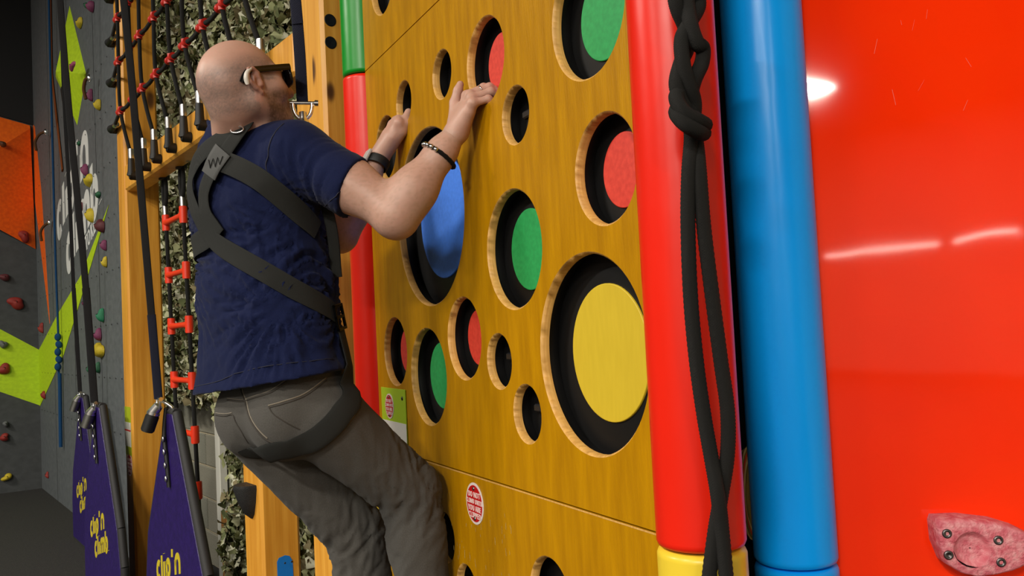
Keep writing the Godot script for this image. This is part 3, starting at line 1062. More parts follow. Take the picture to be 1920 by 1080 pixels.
func cargo_net() -> void:
	var root := thing("cargo_net", "black rope climbing net with red clamps hanging in the timber frame", "climbing net")
	var rope := woven("net rope", Color(0.1, 0.098, 0.095), 60.0, 0.25)
	var clamp_red := paint("clamp red", Color(0.72, 0.12, 0.08), 0.45)
	var silver := metal("ferrule steel", Color(0.72, 0.72, 0.72), 0.3)
	var dark := paint("rope boot", Color(0.025, 0.025, 0.025), 0.55)
	var feet := [5.219, 4.931, 4.703, 4.42, 4.156, 3.902, 3.64, 3.38, 3.121]
	var levels := [2.925, 3.215, 3.47, 3.75, 4.03, 4.31]
	var node := func(k: int, y: float) -> Vector3:
		var up := y - 2.68
		var q: float = feet[k] + minf(up, 0.26) * 0.35 + sin(k * 2.3 + y * 5.0) * 0.01
		return hall(q, 1.16 - minf(up, 0.3) * 0.09, y)
	for k in feet.size():
		var b := Shape.new()
		var ps := [hall(feet[k], 1.165, 2.66)]
		for y in levels:
			ps.append(node.call(k, y))
		ps.append(hall(feet[k] + 0.09, 1.15, 4.6))
		b.tube(curve(ps, 5), 0.0105, 8)
		part("rope", b, rope, root)
		rope_fitting(root, hall(feet[k], 1.167, 2.63), Vector3(0, 1, 0), silver, dark, hall_away)
	for y in levels:
		var b := Shape.new()
		var ps := [hall(5.64, 1.17, y - 0.015)]
		for k in feet.size():
			ps.append(node.call(k, y))
			ps.append((node.call(k, y) + node.call(mini(k + 1, feet.size() - 1), y)) * 0.5 + Vector3(0, -0.012, 0))
		ps.pop_back()
		ps.append(hall(2.9, 1.17, y))
		b.tube(curve(ps, 3), 0.0105, 8)
		part("cross_rope", b, rope, root)
		rope_fitting(root, hall(5.63, 1.17, y - 0.015), -hall_along, silver, dark, hall_away)
		for k in feet.size():
			var c := Shape.new()
			var at: Vector3 = node.call(k, y)
			c.tube([at + hall_along * 0.045, at + hall_along * 0.032, at + hall_along * 0.03, at - hall_along * 0.03, at - hall_along * 0.032, at - hall_along * 0.045], [0.019, 0.019, 0.0165, 0.0165, 0.019, 0.019], 12)
			c.tube([at - Vector3(0, 0.022, 0), at + Vector3(0, 0.022, 0)], 0.016, 12)
			part("clamp", c, clamp_red, root)

func rope_ladder() -> void:
	var root := thing("rope_ladder", "black rope ladder with orange red plastic rungs under the timber beam", "rope ladder")
	var rope := woven("net rope", Color.BLACK, 60.0, 0.25)
	var red := paint("rung red", Color(0.88, 0.2, 0.07), 0.4)
	var silver := metal("ferrule steel", Color.WHITE, 0.3)
	var dark := paint("rope boot", Color.BLACK)
	var rows := [2.24, 1.943, 1.657, 1.363, 1.086, 0.804, 0.52]
	var left := func(y: float) -> Vector3: return hall(5.035 - (2.24 - y) * 0.08, 1.3, y)
	var right := func(y: float) -> Vector3: return hall(4.69 - (2.24 - y) * 0.075, 1.3, y)
	for f in [left, right]:
		var b := Shape.new()
		var ps := []
		for k in 18:
			ps.append(f.call(2.33 - k * 0.12))
		b.tube(ps, 0.0115, 8)
		part("rope", b, rope, root)
		var c := Shape.new()
		c.tube([f.call(2.285), f.call(2.335)], 0.0165, 14)
		part("ferrule", c, silver, root)
		var loop := Shape.new()
		var ring := []
		var top: Vector3 = f.call(2.335)
		for k in 17:
			var a := TAU * k / 16.0
			ring.append(top + Vector3(0, 0.085, 0) + hall_along * sin(a) * 0.032 - Vector3(0, cos(a) * 0.085, 0))
		loop.tube(ring, 0.0115, 8, false)
		part("loop", loop, rope, root)
		var sh := Shape.new()
		sh.tube([top + Vector3(0, 0.15, 0), top + Vector3(0, 0.175, 0)], 0.03, 12)
		part("shackle", sh, dark, root)
	for y in rows:
		var r := Node3D.new()
		r.name = "rung"
		root.add_child(r, true)
		var a: Vector3 = left.call(y)
		var z: Vector3 = right.call(y)
		var b := Shape.new()
		b.tube([a, a.lerp(z, 0.12), a.lerp(z, 0.2), a.lerp(z, 0.8), a.lerp(z, 0.88), z], [0.021, 0.019, 0.0155, 0.0155, 0.019, 0.021], 12)
		part("bar", b, red, r)
		for e in [a, z]:
			var c := Shape.new()
			c.tube([e - Vector3(0, 0.045, 0), e - Vector3(0, 0.04, 0), e + Vector3(0, 0.04, 0), e + Vector3(0, 0.045, 0)], [0.018, 0.021, 0.021, 0.018], 12)
			part("socket", c, red, r)

func camouflage() -> void:
	var o := Node3D.new()
	o.name = "camouflage_net"
	add_child(o)
	tag(o, "green and brown camouflage netting hung behind the timber frame", "netting")
	o.set_meta("kind", "stuff")
	var s_edge := on_plane(430, 900, hall_away, 1.6).dot(hall_along)
	var rng := RandomNumberGenerator.new()
	rng.seed = 9
	var bump := FastNoiseLite.new()
	bump.seed = 4
	bump.frequency = 1.6
	# lobed strip of cloth, curled
	var leaf := Shape.new()
	var outline := [Vector2(-0.5, 0), Vector2(-0.28, 0.3), Vector2(-0.1, 0.16), Vector2(0.1, 0.4), Vector2(0.3, 0.15), Vector2(0.5, 0.05), Vector2(0.28, -0.2), Vector2(0.05, -0.12), Vector2(-0.15, -0.36)]
	var ps := []
	for p in outline:
		ps.append(Vector3(p.x, p.y, 0.25 * sin(p.x * 4.0) + p.y * p.y * 0.8))
	var first := leaf.v.size()
	leaf.point(Vector3(0, 0, 0.12), Vector3.BACK)
	for p in ps:
		leaf.point(p, Vector3(-cos(p.x * 4.0) * 0.8, -1.4 * p.y, 1.0).normalized())
	for k in ps.size():
		leaf.tri(first, first + 1 + (k + 1) % ps.size(), first + 1 + k)
	var mesh := leaf.commit()
	var tones := [Color(0.2, 0.215, 0.1), Color(0.31, 0.325, 0.17), Color(0.42, 0.425, 0.26), Color(0.12, 0.14, 0.06), Color(0.2, 0.17, 0.09), Color(0.54, 0.54, 0.4)]
	var mm := MultiMesh.new()
	mm.transform_format = MultiMesh.TRANSFORM_3D
	mm.use_colors = true
	mm.mesh = mesh
	var spots := []
	for k in 40000:
		var s := rng.randf_range(2.4, 6.7)
		var y := rng.randf_range(0.02, 4.6)
		var floor_y := 0.02
		if s > s_edge + 0.05:
			floor_y = 1.2 + bump.get_noise_1d(s * 6.0) * 0.12
		elif s > s_edge - 0.05:
			floor_y = 0.15
		if y < floor_y:
			continue
		var p := 1.6 + bump.get_noise_2d(s, y) * 0.1 + rng.randf_range(-0.03, 0.03)
		var turn := hall_basis() * Basis.from_euler(Vector3(rng.randf_range(-0.8, 0.8), rng.randf_range(-0.9, 0.9), rng.randf_range(0, TAU)))
		spots.append([Transform3D(turn.scaled(Vector3.ONE * rng.randf_range(0.05, 0.1)), hall(s, p, y)), tones[rng.randi() % 6]])
	mm.instance_count = spots.size()
	for k in spots.size():
		mm.set_instance_transform(k, spots[k][0])
		mm.set_instance_color(k, spots[k][1])
	var cloth := paint("camouflage cloth", Color.WHITE, 0.85, 0.0, 0.3)
	cloth.vertex_color_use_as_albedo = true
	cloth.cull_mode = BaseMaterial3D.CULL_DISABLED
	var g := MultiMeshInstance3D.new()
	g.name = "leaf_strips"
	g.multimesh = mm
	g.material_override = cloth
	g.set_meta("kind", "stuff")
	o.add_child(g)
	# dark mesh the strips are tied to
	var back := Shape.new()
	var rows := []
	for a in 30:
		var row := []
		var y := 1.22 + a * 0.115
		for b in 40:
			var s := 6.75 - b * 0.112
			row.append(hall(s, 1.67 + bump.get_noise_2d(s, y) * 0.1, y))
		rows.append(row)
	back.sheet(rows)
	var b2 := Shape.new()
	rows = []
	for a in 12:
		var row := []
		for b in 20:
			var s := s_edge - 0.04 - b * (s_edge - 2.4) / 19.0
			row.append(hall(s, 1.73, 0.02 + a * 0.12))
		rows.append(row)
	back.sheet(rows)
	part("net_mesh", back, paint("net mesh", Color(0.1, 0.105, 0.06), 0.9), o)

# ---------------------------------------------------------------- belay straps and the padded gates they clip to
func shackle(parent: Node3D, at: Vector3, scale: float, swivel: bool, turn := Basis.IDENTITY) -> void:
	var steel := metal("polished steel", Color(0.75, 0.75, 0.74), 0.22)
	var s := Node3D.new()
	s.name = "shackle"
	parent.add_child(s, true)
	s.transform = Transform3D(turn.scaled(Vector3.ONE * scale), at)
	var bow := Shape.new()
	var ps := []
	for k in 15:
		var a := lerpf(-0.15, PI + 0.15, k / 14.0)
		ps.append(Vector3(cos(a) * 0.022, 0.004 - sin(a) * 0.035, 0))
	bow.tube(ps, 0.0045, 10)
	part("bow", bow, steel, s)
	var pin := Shape.new()
	pin.tube([Vector3(-0.032, 0.008, 0), Vector3(0.03, 0.008, 0)], 0.0045, 10)
	pin.tube([Vector3(0.028, 0.008, 0), Vector3(0.036, 0.008, 0)], 0.0075, 10)
	part("pin", pin, steel, s)
	if swivel:
		var w := Shape.new()
		w.t = Transform3D(Basis(Vector3.BACK, 0.0), Vector3(0, -0.058, 0))
		w.lathe([Vector2(0.004, -0.012), Vector2(0.013, -0.012), Vector2(0.015, -0.006), Vector2(0.015, 0.016), Vector2(0.013, 0.024), Vector2(0.009, 0.03), Vector2(0.009, 0.044), Vector2(0.004, 0.046)], 20)
		part("swivel", w, steel, s)

func belay_gates() -> void:
	var purple := mottled("purple vinyl", Color(0.125, 0.058, 0.31), Color(0.15, 0.075, 0.36), 0.42, Vector3(3, 3, 3), 121, 0.08, 0.5, 0.01)
	var binding := paint("grey binding", Color(0.13, 0.13, 0.135), 0.7)
	var gold := paint("gate print", Color(0.75, 0.68, 0.12), 0.6)
	var navy := woven("navy webbing", Color(0.07, 0.085, 0.16), 80.0, 0.15)
	var dusk := woven("dark webbing", Color(0.075, 0.07, 0.075), 80.0, 0.15)
	var plastic := paint("dark grip", Color(0.06, 0.06, 0.06), 0.45)
	var steel := metal("polished steel", Color.WHITE, 0.22)
	var rows := [
		["purple padded gate with yellow lettering, farthest of the three, beside the charcoal wall", "thin dark belay strap clipped to the farthest purple gate", [[150, 735], [138, 540], [131, 380], [119, 160], [112, -80]], 6.8, 0.03, "dusk"],
		["purple padded gate with yellow lettering, the middle of the three", "dark belay strap clipped to the middle purple gate", [[177, 755], [161, 540], [131, 225], [117, 60], [108, -60]], 5.2, 0.042, "dusk"],
		["purple padded gate in front of the yellow timber post, nearest of the three", "navy belay strap hanging before the yellow timber post, clipped to the nearest purple gate", [[297, 748], [284, 590], [262, 330], [245, 130], [226, -60]], 4.0, 0.036, "dusk"]]
	for k in 3:
		var a: Array = rows[k]
		var z: float = a[3]
		var tip := pt(a[2][0][0] + [8, 12, 28][k], a[2][0][1] + [12, 10, 30][k], z)
		var s := tip.dot(hall_along)
		var p := tip.dot(hall_away)
		var g := thing("belay_gate", a[0], "belay gate", Transform3D(hall_basis(), hall(s, p, 0.012)), "purple padded belay gates")
		var h := tip.y
		var poly := PackedVector2Array([Vector2(-0.06, h), Vector2(0.06, h), Vector2(0.46, h - 0.66), Vector2(0.52, h - 0.86), Vector2(0.52, 0), Vector2(-0.52, 0), Vector2(-0.52, h - 0.86), Vector2(-0.46, h - 0.62)])
		var b := Shape.new()
		b.extrude(poly, -0.02, 0.022, 0.008)
		part("cushion", b, purple, g)
		var e := Shape.new()
		for q in poly.size():
			var m: Vector2 = poly[q]
			var m2: Vector2 = poly[(q + 1) % poly.size()]
			e.tube([Vector3(m.x, m.y, -0.002), Vector3(m2.x, m2.y, -0.002)], 0.0225, 10)
		part("binding", e, binding, g)
		var w := Shape.new()
		var u := 0.098
		stroke_letters(w, func(q: Vector2) -> Vector2: return Vector2(-0.3 + q.x * u, h - 0.83 + q.y * u * 1.05 + q.x * u * 0.25), 0.022, 0.0235)
		part("wordmark", w, gold, g, "yellow rounded lettering")
		var chain := Shape.new()
		chain.tube(curve([Vector3(-0.04, h + 0.02, 0.02), Vector3(-0.05, h - 0.1, 0.03), Vector3(-0.02, h - 0.22, 0.03), Vector3(0.0, h - 0.34, 0.028)], 5), 0.011, 8)
		part("tether", chain, paint("rope boot", Color.BLACK), g)
		for q in 4:
			var r := Shape.new()
			r.ball(Vector3(-0.03 + 0.01 * q, h - 0.12 - 0.06 * q, 0.042), Vector3(0.01, 0.014, 0.006))
			part("buckle", r, steel, g)
		# the strap itself
		var st := thing("belay_strap", a[1], "belay strap", Transform3D.IDENTITY, "hanging belay straps")
		var path := []
		for q in a[2]:
			path.append(pt(q[0], q[1], z))
		path.append(path[-1] + (path[-1] - path[-2]).normalized() * maxf(0.1, 6.0 - path[-1].y))
		var web := Shape.new()
		var wide: float = a[4] * 0.5
		web.tube(curve(path, 4), wide, 10, true, 0.12, Vector3(1, 0, 0))
		part("webbing", web, dusk if a[5] == "dusk" else navy, st)
		var sleeve := Shape.new()
		var low: Vector3 = path[0]
		var up: Vector3 = path[1]
		sleeve.tube([low, low.lerp(up, 0.5), up], wide * 1.15, 10, true, 0.2, Vector3(1, 0, 0))
		part("sleeve", sleeve, navy if k == 2 else dusk, st)
		shackle(st, low + Vector3(0, -0.01, 0), 1.3 if k else 1.1, false, hall_basis())
		# swivel carabiner that the gate hangs on
		var grip := Shape.new()
		var tilt := Vector3(-0.35, -0.9, 0.0).normalized()
		grip.tube([low + Vector3(0, -0.03, 0), low + tilt * 0.06, low + tilt * 0.065, low + tilt * 0.075], [0.022, 0.026, 0.03, 0.03], 14)
		part("carabiner_nose", grip, steel, st)
		var body := Shape.new()
		body.tube([low + tilt * 0.075, low + tilt * 0.085, low + tilt * 0.15, low + tilt * 0.158], [0.026, 0.031, 0.031, 0.026], 16)
		part("carabiner_grip", body, plastic if k == 2 else metal("dull steel", Color(0.5, 0.5, 0.48), 0.4), st)
		var arm := Shape.new()
		arm.tube(curve([low + Vector3(0.02, -0.01, 0), low + Vector3(0.06, -0.04, 0), tip + Vector3(0, 0.01, 0)], 5), 0.009, 10)
		part("carabiner_gate", arm, steel, st)
	# the strap that holds the man
	var man := thing("belay_strap", "dark blue belay strap beside the man's face, shackled to his harness", "belay strap", Transform3D.IDENTITY, "hanging belay straps")
	var low := pt(567, 193, 2.02)
	var path := [low, pt(562, 100, 2.03), pt(554, 0, 2.05), pt(540, -160, 2.1)]
	path.append(path[-1] + (path[-1] - path[-2]).normalized() * 3.0)
	var web := Shape.new()
	web.tube(curve(path, 4), 0.0135, 12, true, 0.12, cam_basis.x)
	part("webbing", web, navy, man)
	shackle(man, low + Vector3(0, -0.008, 0), 1.0, true, Basis(Vector3.UP, 0.25))
	var link := Shape.new()
	var l2 := pt(580, 300, 2.04)
	link.tube(curve([low + Vector3(0, -0.085, 0), low + Vector3(0.01, -0.13, -0.01), l2, pt(600, 400, 2.12)], 5), 0.008, 8)
	part("tether", link, plastic, man)

func wall_ropes() -> void:
	var blue := woven("blue rope", Color(0.06, 0.25, 0.42), 60.0, 0.2)
	var ps := []
	for q in [[90, -120], [93, 60], [98, 250], [104, 480], [109, 620], [109, 660], [112, 760], [114, 838]]:
		ps.append(pt(q[0], q[1], 8.6))
	var t := thing("climbing_rope", "thin blue rope hanging down the charcoal wall with knots", "rope")
	var b := Shape.new()
	b.tube(curve(ps, 5), 0.011, 8)
	part("strand", b, blue, t)
	for k in 5:
		var knot := Shape.new()
		knot.ball(pt(108.5 + (k % 2) * 2.0, 632 + k * 14.0, 8.58), Vector3(0.032, 0.04, 0.03), Basis(Vector3.BACK, 0.4 * (k % 2)))
		part("knot", knot, blue, t)
	var tail := Shape.new()
	tail.tube([pt(112, 700, 8.6), pt(114, 838, 8.6)], 0.018, 8)
	part("tail", tail, blue, t)
	var tan := woven("tan webbing", Color(0.45, 0.22, 0.06), 60.0, 0.15)
	var sl := Shape.new()
	sl.tube([on_plane(94, -60, hall_away, 1.45), on_plane(97, 140, hall_away, 1.45), on_plane(107, 230, hall_away, 1.45), on_plane(117, 320, hall_away, 1.45)], [0.02, 0.035, 0.035, 0.03], 8, true, 0.25, hall_along)
	single("tan_strap", sl, tan, "slim tan strap running down the charcoal wall under the lime pyramid", "strap")
	# short slings hanging from anchors near the corner
	for a in [["short tan sling hanging by the orange overhang's lower corner", [[86, 247], [74, 252], [66, 266], [68, 282]], 9.0], ["short tan sling hanging beside the orange stripe", [[93, 417], [82, 424], [76, 436], [78, 452]], 9.0], ["brown sling hanging beside the lime pyramid", [[168, 146], [160, 150], [157, 168], [161, 186]], 7.0]]:
		var qs := []
		for q in a[1]:
			qs.append(pt(q[0], q[1], a[2]))
		var s := thing("sling", a[0], "sling", Transform3D.IDENTITY, "slings on the climbing wall")
		var m := Shape.new()
		m.tube(curve(qs, 5), 0.014, 7)
		part("webbing", m, woven("sling webbing", Color(0.32, 0.2, 0.1), 50.0, 0.1), s)
		var r := Shape.new()
		r.ball(qs[0], Vector3(0.022, 0.03, 0.02))
		part("anchor", r, metal("polished steel", Color.WHITE, 0.22), s)

func wall_holds() -> void:
	var tint := {"green": Color(0.09, 0.32, 0.2), "purple": Color(0.42, 0.16, 0.3), "yellow": Color(0.7, 0.62, 0.12), "maroon": Color(0.34, 0.14, 0.16), "red": Color(0.5, 0.13, 0.1), "grey": Color(0.35, 0.36, 0.36), "pink": Color(0.58, 0.26, 0.38), "brown": Color(0.34, 0.22, 0.13), "teal": Color(0.08, 0.42, 0.28)}
	var list := [
		["s", 163, 10, 9, 12, "green", "dark green hold at the top of the charcoal wall above the yellow one"], ["s", 174, 12, 12, 24, "purple", "long purple hold at the top of the charcoal wall"], ["s", 152, 43, 16, 18, "yellow", "yellow hold just right of the lime pyramid's tip"],
		["s", 113, 124, 16, 14, "green", "dark green hold on the lime pyramid's left side"], ["s", 138, 124, 22, 14, "pink", "pink hold on the middle of the lime pyramid"], ["s", 172, 178, 11, 20, "purple", "purple hold below the lime pyramid's right corner"],
		["s", 186, 196, 18, 20, "yellow", "yellow hold below the lime pyramid, nearest the timber post"], ["s", 149, 269, 7, 9, "green", "small green hold above the white apostrophe"], ["s", 163, 318, 12, 22, "purple", "purple hold on the white letter n"], ["s", 170, 338, 20, 24, "yellow", "yellow hold under the white letter n"],
		["s", 186, 365, 12, 14, "green", "green hold at the foot of the white letter b"], ["s", 154, 388, 9, 14, "maroon", "small maroon hold on the white letter m"], ["s", 173, 403, 18, 26, "yellow", "yellow triangular hold right of the white letter m"], ["s", 193, 424, 14, 30, "maroon", "long maroon hold beside the lime stripe's narrow end"],
		["s", 198, 459, 10, 20, "purple", "purple hold below the maroon one beside the timber post"], ["s", 199, 492, 10, 18, "yellow", "small yellow hold halfway up beside the timber post"], ["s", 193, 592, 13, 24, "teal", "green hold above the purple one low beside the timber post"], ["s", 188, 628, 12, 24, "purple", "purple hold just above the big yellow one"],
		["s", 190, 657, 28, 32, "yellow", "big yellow hold low beside the timber post"], ["s", 186, 690, 9, 20, "green", "dark green hold under the big yellow one"], ["s", 169, 691, 8, 14, "green", "small dark green hold left of the big yellow one"], ["s", 160, 568, 7, 12, "purple", "small purple hold behind the middle belay strap"],
		["s", 80, 615, 10, 16, "red", "dull red hold in the corner beside the orange stripe"], ["s", 84, 740, 8, 14, "red", "red hold at the corner end of the lime stripe"], ["s", 90, 890, 7, 10, "red", "small red hold low in the corner"],
		["f", 45, 443, 20, 20, "red", "red hold on the orange overhang"], ["f", 8, 520, 20, 12, "maroon", "dark maroon hold on the far grey wall under the overhang"], ["f", 30, 568, 30, 20, "red", "red hold on the far grey wall above the lime band"], ["f", 6, 646, 14, 16, "grey", "grey hold on the far lime band"], ["f", 8, 692, 22, 20, "red", "red hold on the far lime band"],
		["f", 10, 795, 10, 10, "grey", "small grey hold on the far wall under the lime band"], ["f", 8, 820, 18, 12, "red", "red hold on the far wall under the small grey one"], ["f", 13, 895, 18, 12, "yellow", "yellow hold at the foot of the far wall"], ["f", 4, 270, 16, 10, "brown", "dark hold on the orange overhang's upper facet"]]
	var rng := RandomNumberGenerator.new()
	rng.seed = 31
	for a in list:
		var far: bool = a[0] == "f"
		var at := on_plane(a[1], a[2], hall_along, 11.24) if far else on_plane(a[1], a[2], hall_away, 1.455)
		if String(a[6]).contains("lime pyramid's left") or String(a[6]).contains("middle of the lime"):
			at = on_plane(a[1], a[2], hall_away, 1.35)
		if String(a[6]).contains("overhang") and far and not String(a[6]).contains("under"):
			at = on_plane(a[1], a[2], hall_along, 11.06 if a[1] < 20 else 11.19)
		var b := Basis(hall_away, Vector3.UP, -hall_along) if far else hall_basis()
		var z: float = (at - eye).dot(cam_basis * Vector3.FORWARD)
		var hh: float = a[4] * z / FOCAL * 0.5
		var ww: float = a[3] * z / FOCAL * 0.5 * (1.0 if far else 1.6)
		var deep: float = minf(0.07, hh * 0.9) if not far else 0.05
		var t := thing("climbing_hold", a[6], "climbing hold", Transform3D(b, at), "holds on the charcoal climbing walls")
		var s := Shape.new()
		var rows := []
		var ph := rng.randf_range(0, TAU)
		var sharp := rng.randf_range(0.1, 0.3)
		for q in 7:
			var f := float(q) / 6.0
			var row := []
			for k in 20:
				var an := TAU * k / 20.0
				var r := (1.0 + sharp * cos(an * 2.0 + ph) + 0.12 * cos(an * 3.0 - ph)) * (cos(f * PI / 2.0) if q else 1.0)
				row.append(Vector3(cos(an) * ww * r, sin(an) * hh * r + f * hh * 0.25, sin(f * PI / 2.0) * deep * (1.0 - 0.2 * sin(an))))
			rows.append(row)
		s.sheet(rows, true)
		part("body", s, mottled("hold " + a[5], tint[a[5]] * 0.85, tint[a[5]] * 1.25, 0.6, Vector3(14, 14, 14), 131, 0.1), t)
		var bolt := Shape.new()
		bolt.ball(Vector3(0, hh * 0.25, deep * 0.98), Vector3(0.008, 0.008, 0.006))
		part("bolt", bolt, paint("dark screw", Color.BLACK), t)

# ---------------------------------------------------------------- black rope with knots on the right-hand pad
func knotted_rope() -> void:
	var cord := woven("black rope", Color(0.1, 0.097, 0.09), 130.0, 0.12)
	var t := thing("knotted_rope", "thick black rope knotted at the top, two strands hanging over the red pad", "rope")
	var d := 1.178
	var r := 0.0102
	var strands := {
		"braid": [[1258, -90, 0.0], [1262, -40, 0.0], [1268, 10, 0.0], [1284, 50, 0.012], [1290, 85, 0.022], [1276, 120, 0.0], [1268, 160, -0.012], [1282, 200, -0.008], [1298, 215, 0.0], [1310, 240, 0.0]],
		"braid_a": [[1310, -90, 0.0], [1304, -20, 0.008], [1310, 10, 0.012], [1292, 45, 0.0], [1278, 75, -0.012], [1281, 120, -0.018], [1293, 160, -0.012], [1302, 195, 0.0], [1300, 235, 0.01], [1306, 270, 0.012], [1312, 330, 0.0], [1320, 430, 0.0], [1336, 560, 0.0], [1352, 680, 0.0], [1364, 770, 0.0], [1364, 850, 0.0], [1352, 930, 0.006], [1340, 1000, 0.008], [1326, 1110, 0.008]],
		"braid_b": [[1280, -90, 0.014], [1288, 0, 0.004], [1296, 50, -0.012], [1307, 80, -0.014], [1318, 92, -0.006], [1316, 118, -0.004], [1304, 145, -0.01], [1296, 175, -0.002], [1293, 215, 0.008], [1296, 260, 0.008], [1291, 330, 0.0], [1290, 430, 0.0], [1295, 560, 0.0], [1306, 680, 0.0], [1320, 780, 0.0], [1334, 860, 0.0], [1346, 930, -0.008], [1354, 1000, 0.0], [1364, 1110, 0.0]],
		"wrap": [[1300, 175, 0.012], [1276, 172, -0.006], [1268, 185, -0.022], [1282, 210, -0.032], [1308, 226, -0.026], [1322, 234, -0.004], [1308, 226, 0.022], [1276, 205, 0.016], [1268, 212, -0.02], [1284, 232, -0.034], [1308, 246, -0.026], [1320, 250, 0.0]]}
	for key in strands:
		var ps := []
		for q in strands[key]:
			ps.append(pt(q[0], q[1], d + q[2]))
		var b := Shape.new()
		# the sheath's ribs: short steps, every other one a little proud
		var line := curve(ps, 24)
		var ribs := []
		for k in line.size():
			ribs.append(r * (1.0 + (0.045 if k % 2 else -0.035)))
		b.tube(line, ribs, 12)
		part("strand" if key != "wrap" else "knot", b, cord, t)


# ---------------------------------------------------------------- smooth solids: distances on a grid, meshed as surface nets
class Field:
	var o: Vector3
	var h: float
	var nx: int
	var ny: int
	var nz: int
	var g := PackedFloat32Array()

	func _init(lo: Vector3, hi: Vector3, cell: float) -> void:
		o = lo
		h = cell
		nx = int(ceil((hi.x - lo.x) / cell)) + 1
		ny = int(ceil((hi.y - lo.y) / cell)) + 1
		nz = int(ceil((hi.z - lo.z) / cell)) + 1
		g.resize(nx * ny * nz)
		g.fill(1.0)

	# an oval, tapering capsule from a to b: half-widths along the side axis and across it; op 0 joins, 1 cuts away
	func limb(a: Vector3, b: Vector3, ra: Vector2, rb: Vector2, side: Vector3, k := 0.02, op := 0) -> void:
		var ax := b - a
		var len2 := maxf(ax.length_squared(), 1e-10)
		var dir := ax / sqrt(len2) if ax.length() > 1e-4 else Vector3.UP
		var su := side - dir * side.dot(dir)
		su = su.normalized() if su.length() > 1e-4 else dir.cross(Vector3(0.3, 0.5, 0.8)).normalized()
		var sv := dir.cross(su)
		var big := maxf(maxf(ra.x, ra.y), maxf(rb.x, rb.y)) + k + 3.0 * h
		var lo := (a.min(b) - Vector3.ONE * big - o) / h
		var hi := (a.max(b) + Vector3.ONE * big - o) / h
		var i0 := maxi(0, int(lo.x))
		var i1 := mini(nx - 1, int(hi.x) + 1)
		var j0 := maxi(0, int(lo.y))
		var j1 := mini(ny - 1, int(hi.y) + 1)
		var k0 := maxi(0, int(lo.z))
		var k1 := mini(nz - 1, int(hi.z) + 1)
		for kk in range(k0, k1 + 1):
			for jj in range(j0, j1 + 1):
				var at := nx * (jj + ny * kk)
				var p := o + Vector3(i0, jj, kk) * h - a
				for ii in range(i0, i1 + 1):
					var t := clampf(p.dot(ax) / len2, 0.0, 1.0)
					var q := p - ax * t
					var r := ra.lerp(rb, t)
					var x := q.dot(su) / r.x
					var y := q.dot(sv) / r.y
					var z := q.dot(dir) / minf(r.x, r.y)
					var f0 := sqrt(x * x + y * y + z * z)
					var xx := x / r.x
					var yy := y / r.y
					var zz := z / minf(r.x, r.y)
					var f1 := sqrt(xx * xx + yy * yy + zz * zz)
					var d := f0 * (f0 - 1.0) / f1 if f1 > 1e-6 else -minf(r.x, r.y)
					var e := g[at + ii]
					if op == 0:
						var w := maxf(k - absf(e - d), 0.0)
						g[at + ii] = minf(e, d) - w * w * 0.25 / k
					else:
						d = -d
						var w := maxf(k - absf(e - d), 0.0)
						g[at + ii] = maxf(e, d) + w * w * 0.25 / k
					p.x += h

	func cap(a: Vector3, b: Vector3, ra: float, rb: float, k := 0.02, op := 0) -> void:
		limb(a, b, Vector2(ra, ra), Vector2(rb, rb), Vector3(0.31, 0.52, 0.79), k, op)

	func egg(c: Vector3, turn: Basis, r: Vector3, k := 0.02, op := 0) -> void:
		var big := maxf(r.x, maxf(r.y, r.z)) + k + 3.0 * h
		var lo := (c - Vector3.ONE * big - o) / h
		var hi := (c + Vector3.ONE * big - o) / h
		var inv := turn.inverse()
		for kk in range(maxi(0, int(lo.z)), mini(nz - 1, int(hi.z) + 1) + 1):
			for jj in range(maxi(0, int(lo.y)), mini(ny - 1, int(hi.y) + 1) + 1):
				var at := nx * (jj + ny * kk)
				for ii in range(maxi(0, int(lo.x)), mini(nx - 1, int(hi.x) + 1) + 1):
					var q := inv * (o + Vector3(ii, jj, kk) * h - c)
					var a := q / r
					var b := a / r
					var f0 := a.length()
					var f1 := b.length()
					var d := f0 * (f0 - 1.0) / f1 if f1 > 1e-6 else -minf(r.x, minf(r.y, r.z))
					var e := g[at + ii]
					if op == 0:
						var w := maxf(k - absf(e - d), 0.0)
						g[at + ii] = minf(e, d) - w * w * 0.25 / k
					else:
						d = -d
						var w := maxf(k - absf(e - d), 0.0)
						g[at + ii] = maxf(e, d) + w * w * 0.25 / k

	# keep only what lies behind the plane, within reach of its point
	func cut(p0: Vector3, nn: Vector3, reach: float) -> void:
		for kk in nz:
			for jj in ny:
				var at := nx * (jj + ny * kk)
				var p := o + Vector3(0, jj, kk) * h - p0
				for ii in nx:
					if p.length_squared() < reach * reach:
						g[at + ii] = maxf(g[at + ii], p.dot(nn))
					p.x += h

	func value(p: Vector3) -> float:
		var q := (p - o) / h
		var i := int(floor(q.x))
		var j := int(floor(q.y))
		var k := int(floor(q.z))
		if i < 0 or j < 0 or k < 0 or i >= nx - 1 or j >= ny - 1 or k >= nz - 1:
			return 1.0
		var f := q - Vector3(i, j, k)
		var at := i + nx * (j + ny * k)
		var sy := nx
		var sz := nx * ny
		var a := lerpf(lerpf(g[at], g[at + 1], f.x), lerpf(g[at + sy], g[at + sy + 1], f.x), f.y)
		var b := lerpf(lerpf(g[at + sz], g[at + sz + 1], f.x), lerpf(g[at + sz + sy], g[at + sz + sy + 1], f.x), f.y)
		return lerpf(a, b, f.z)

	func slope(p: Vector3) -> Vector3:
		var e := h
		return Vector3(value(p + Vector3(e, 0, 0)) - value(p - Vector3(e, 0, 0)), value(p + Vector3(0, e, 0)) - value(p - Vector3(0, e, 0)), value(p + Vector3(0, 0, e)) - value(p - Vector3(0, 0, e))).normalized()

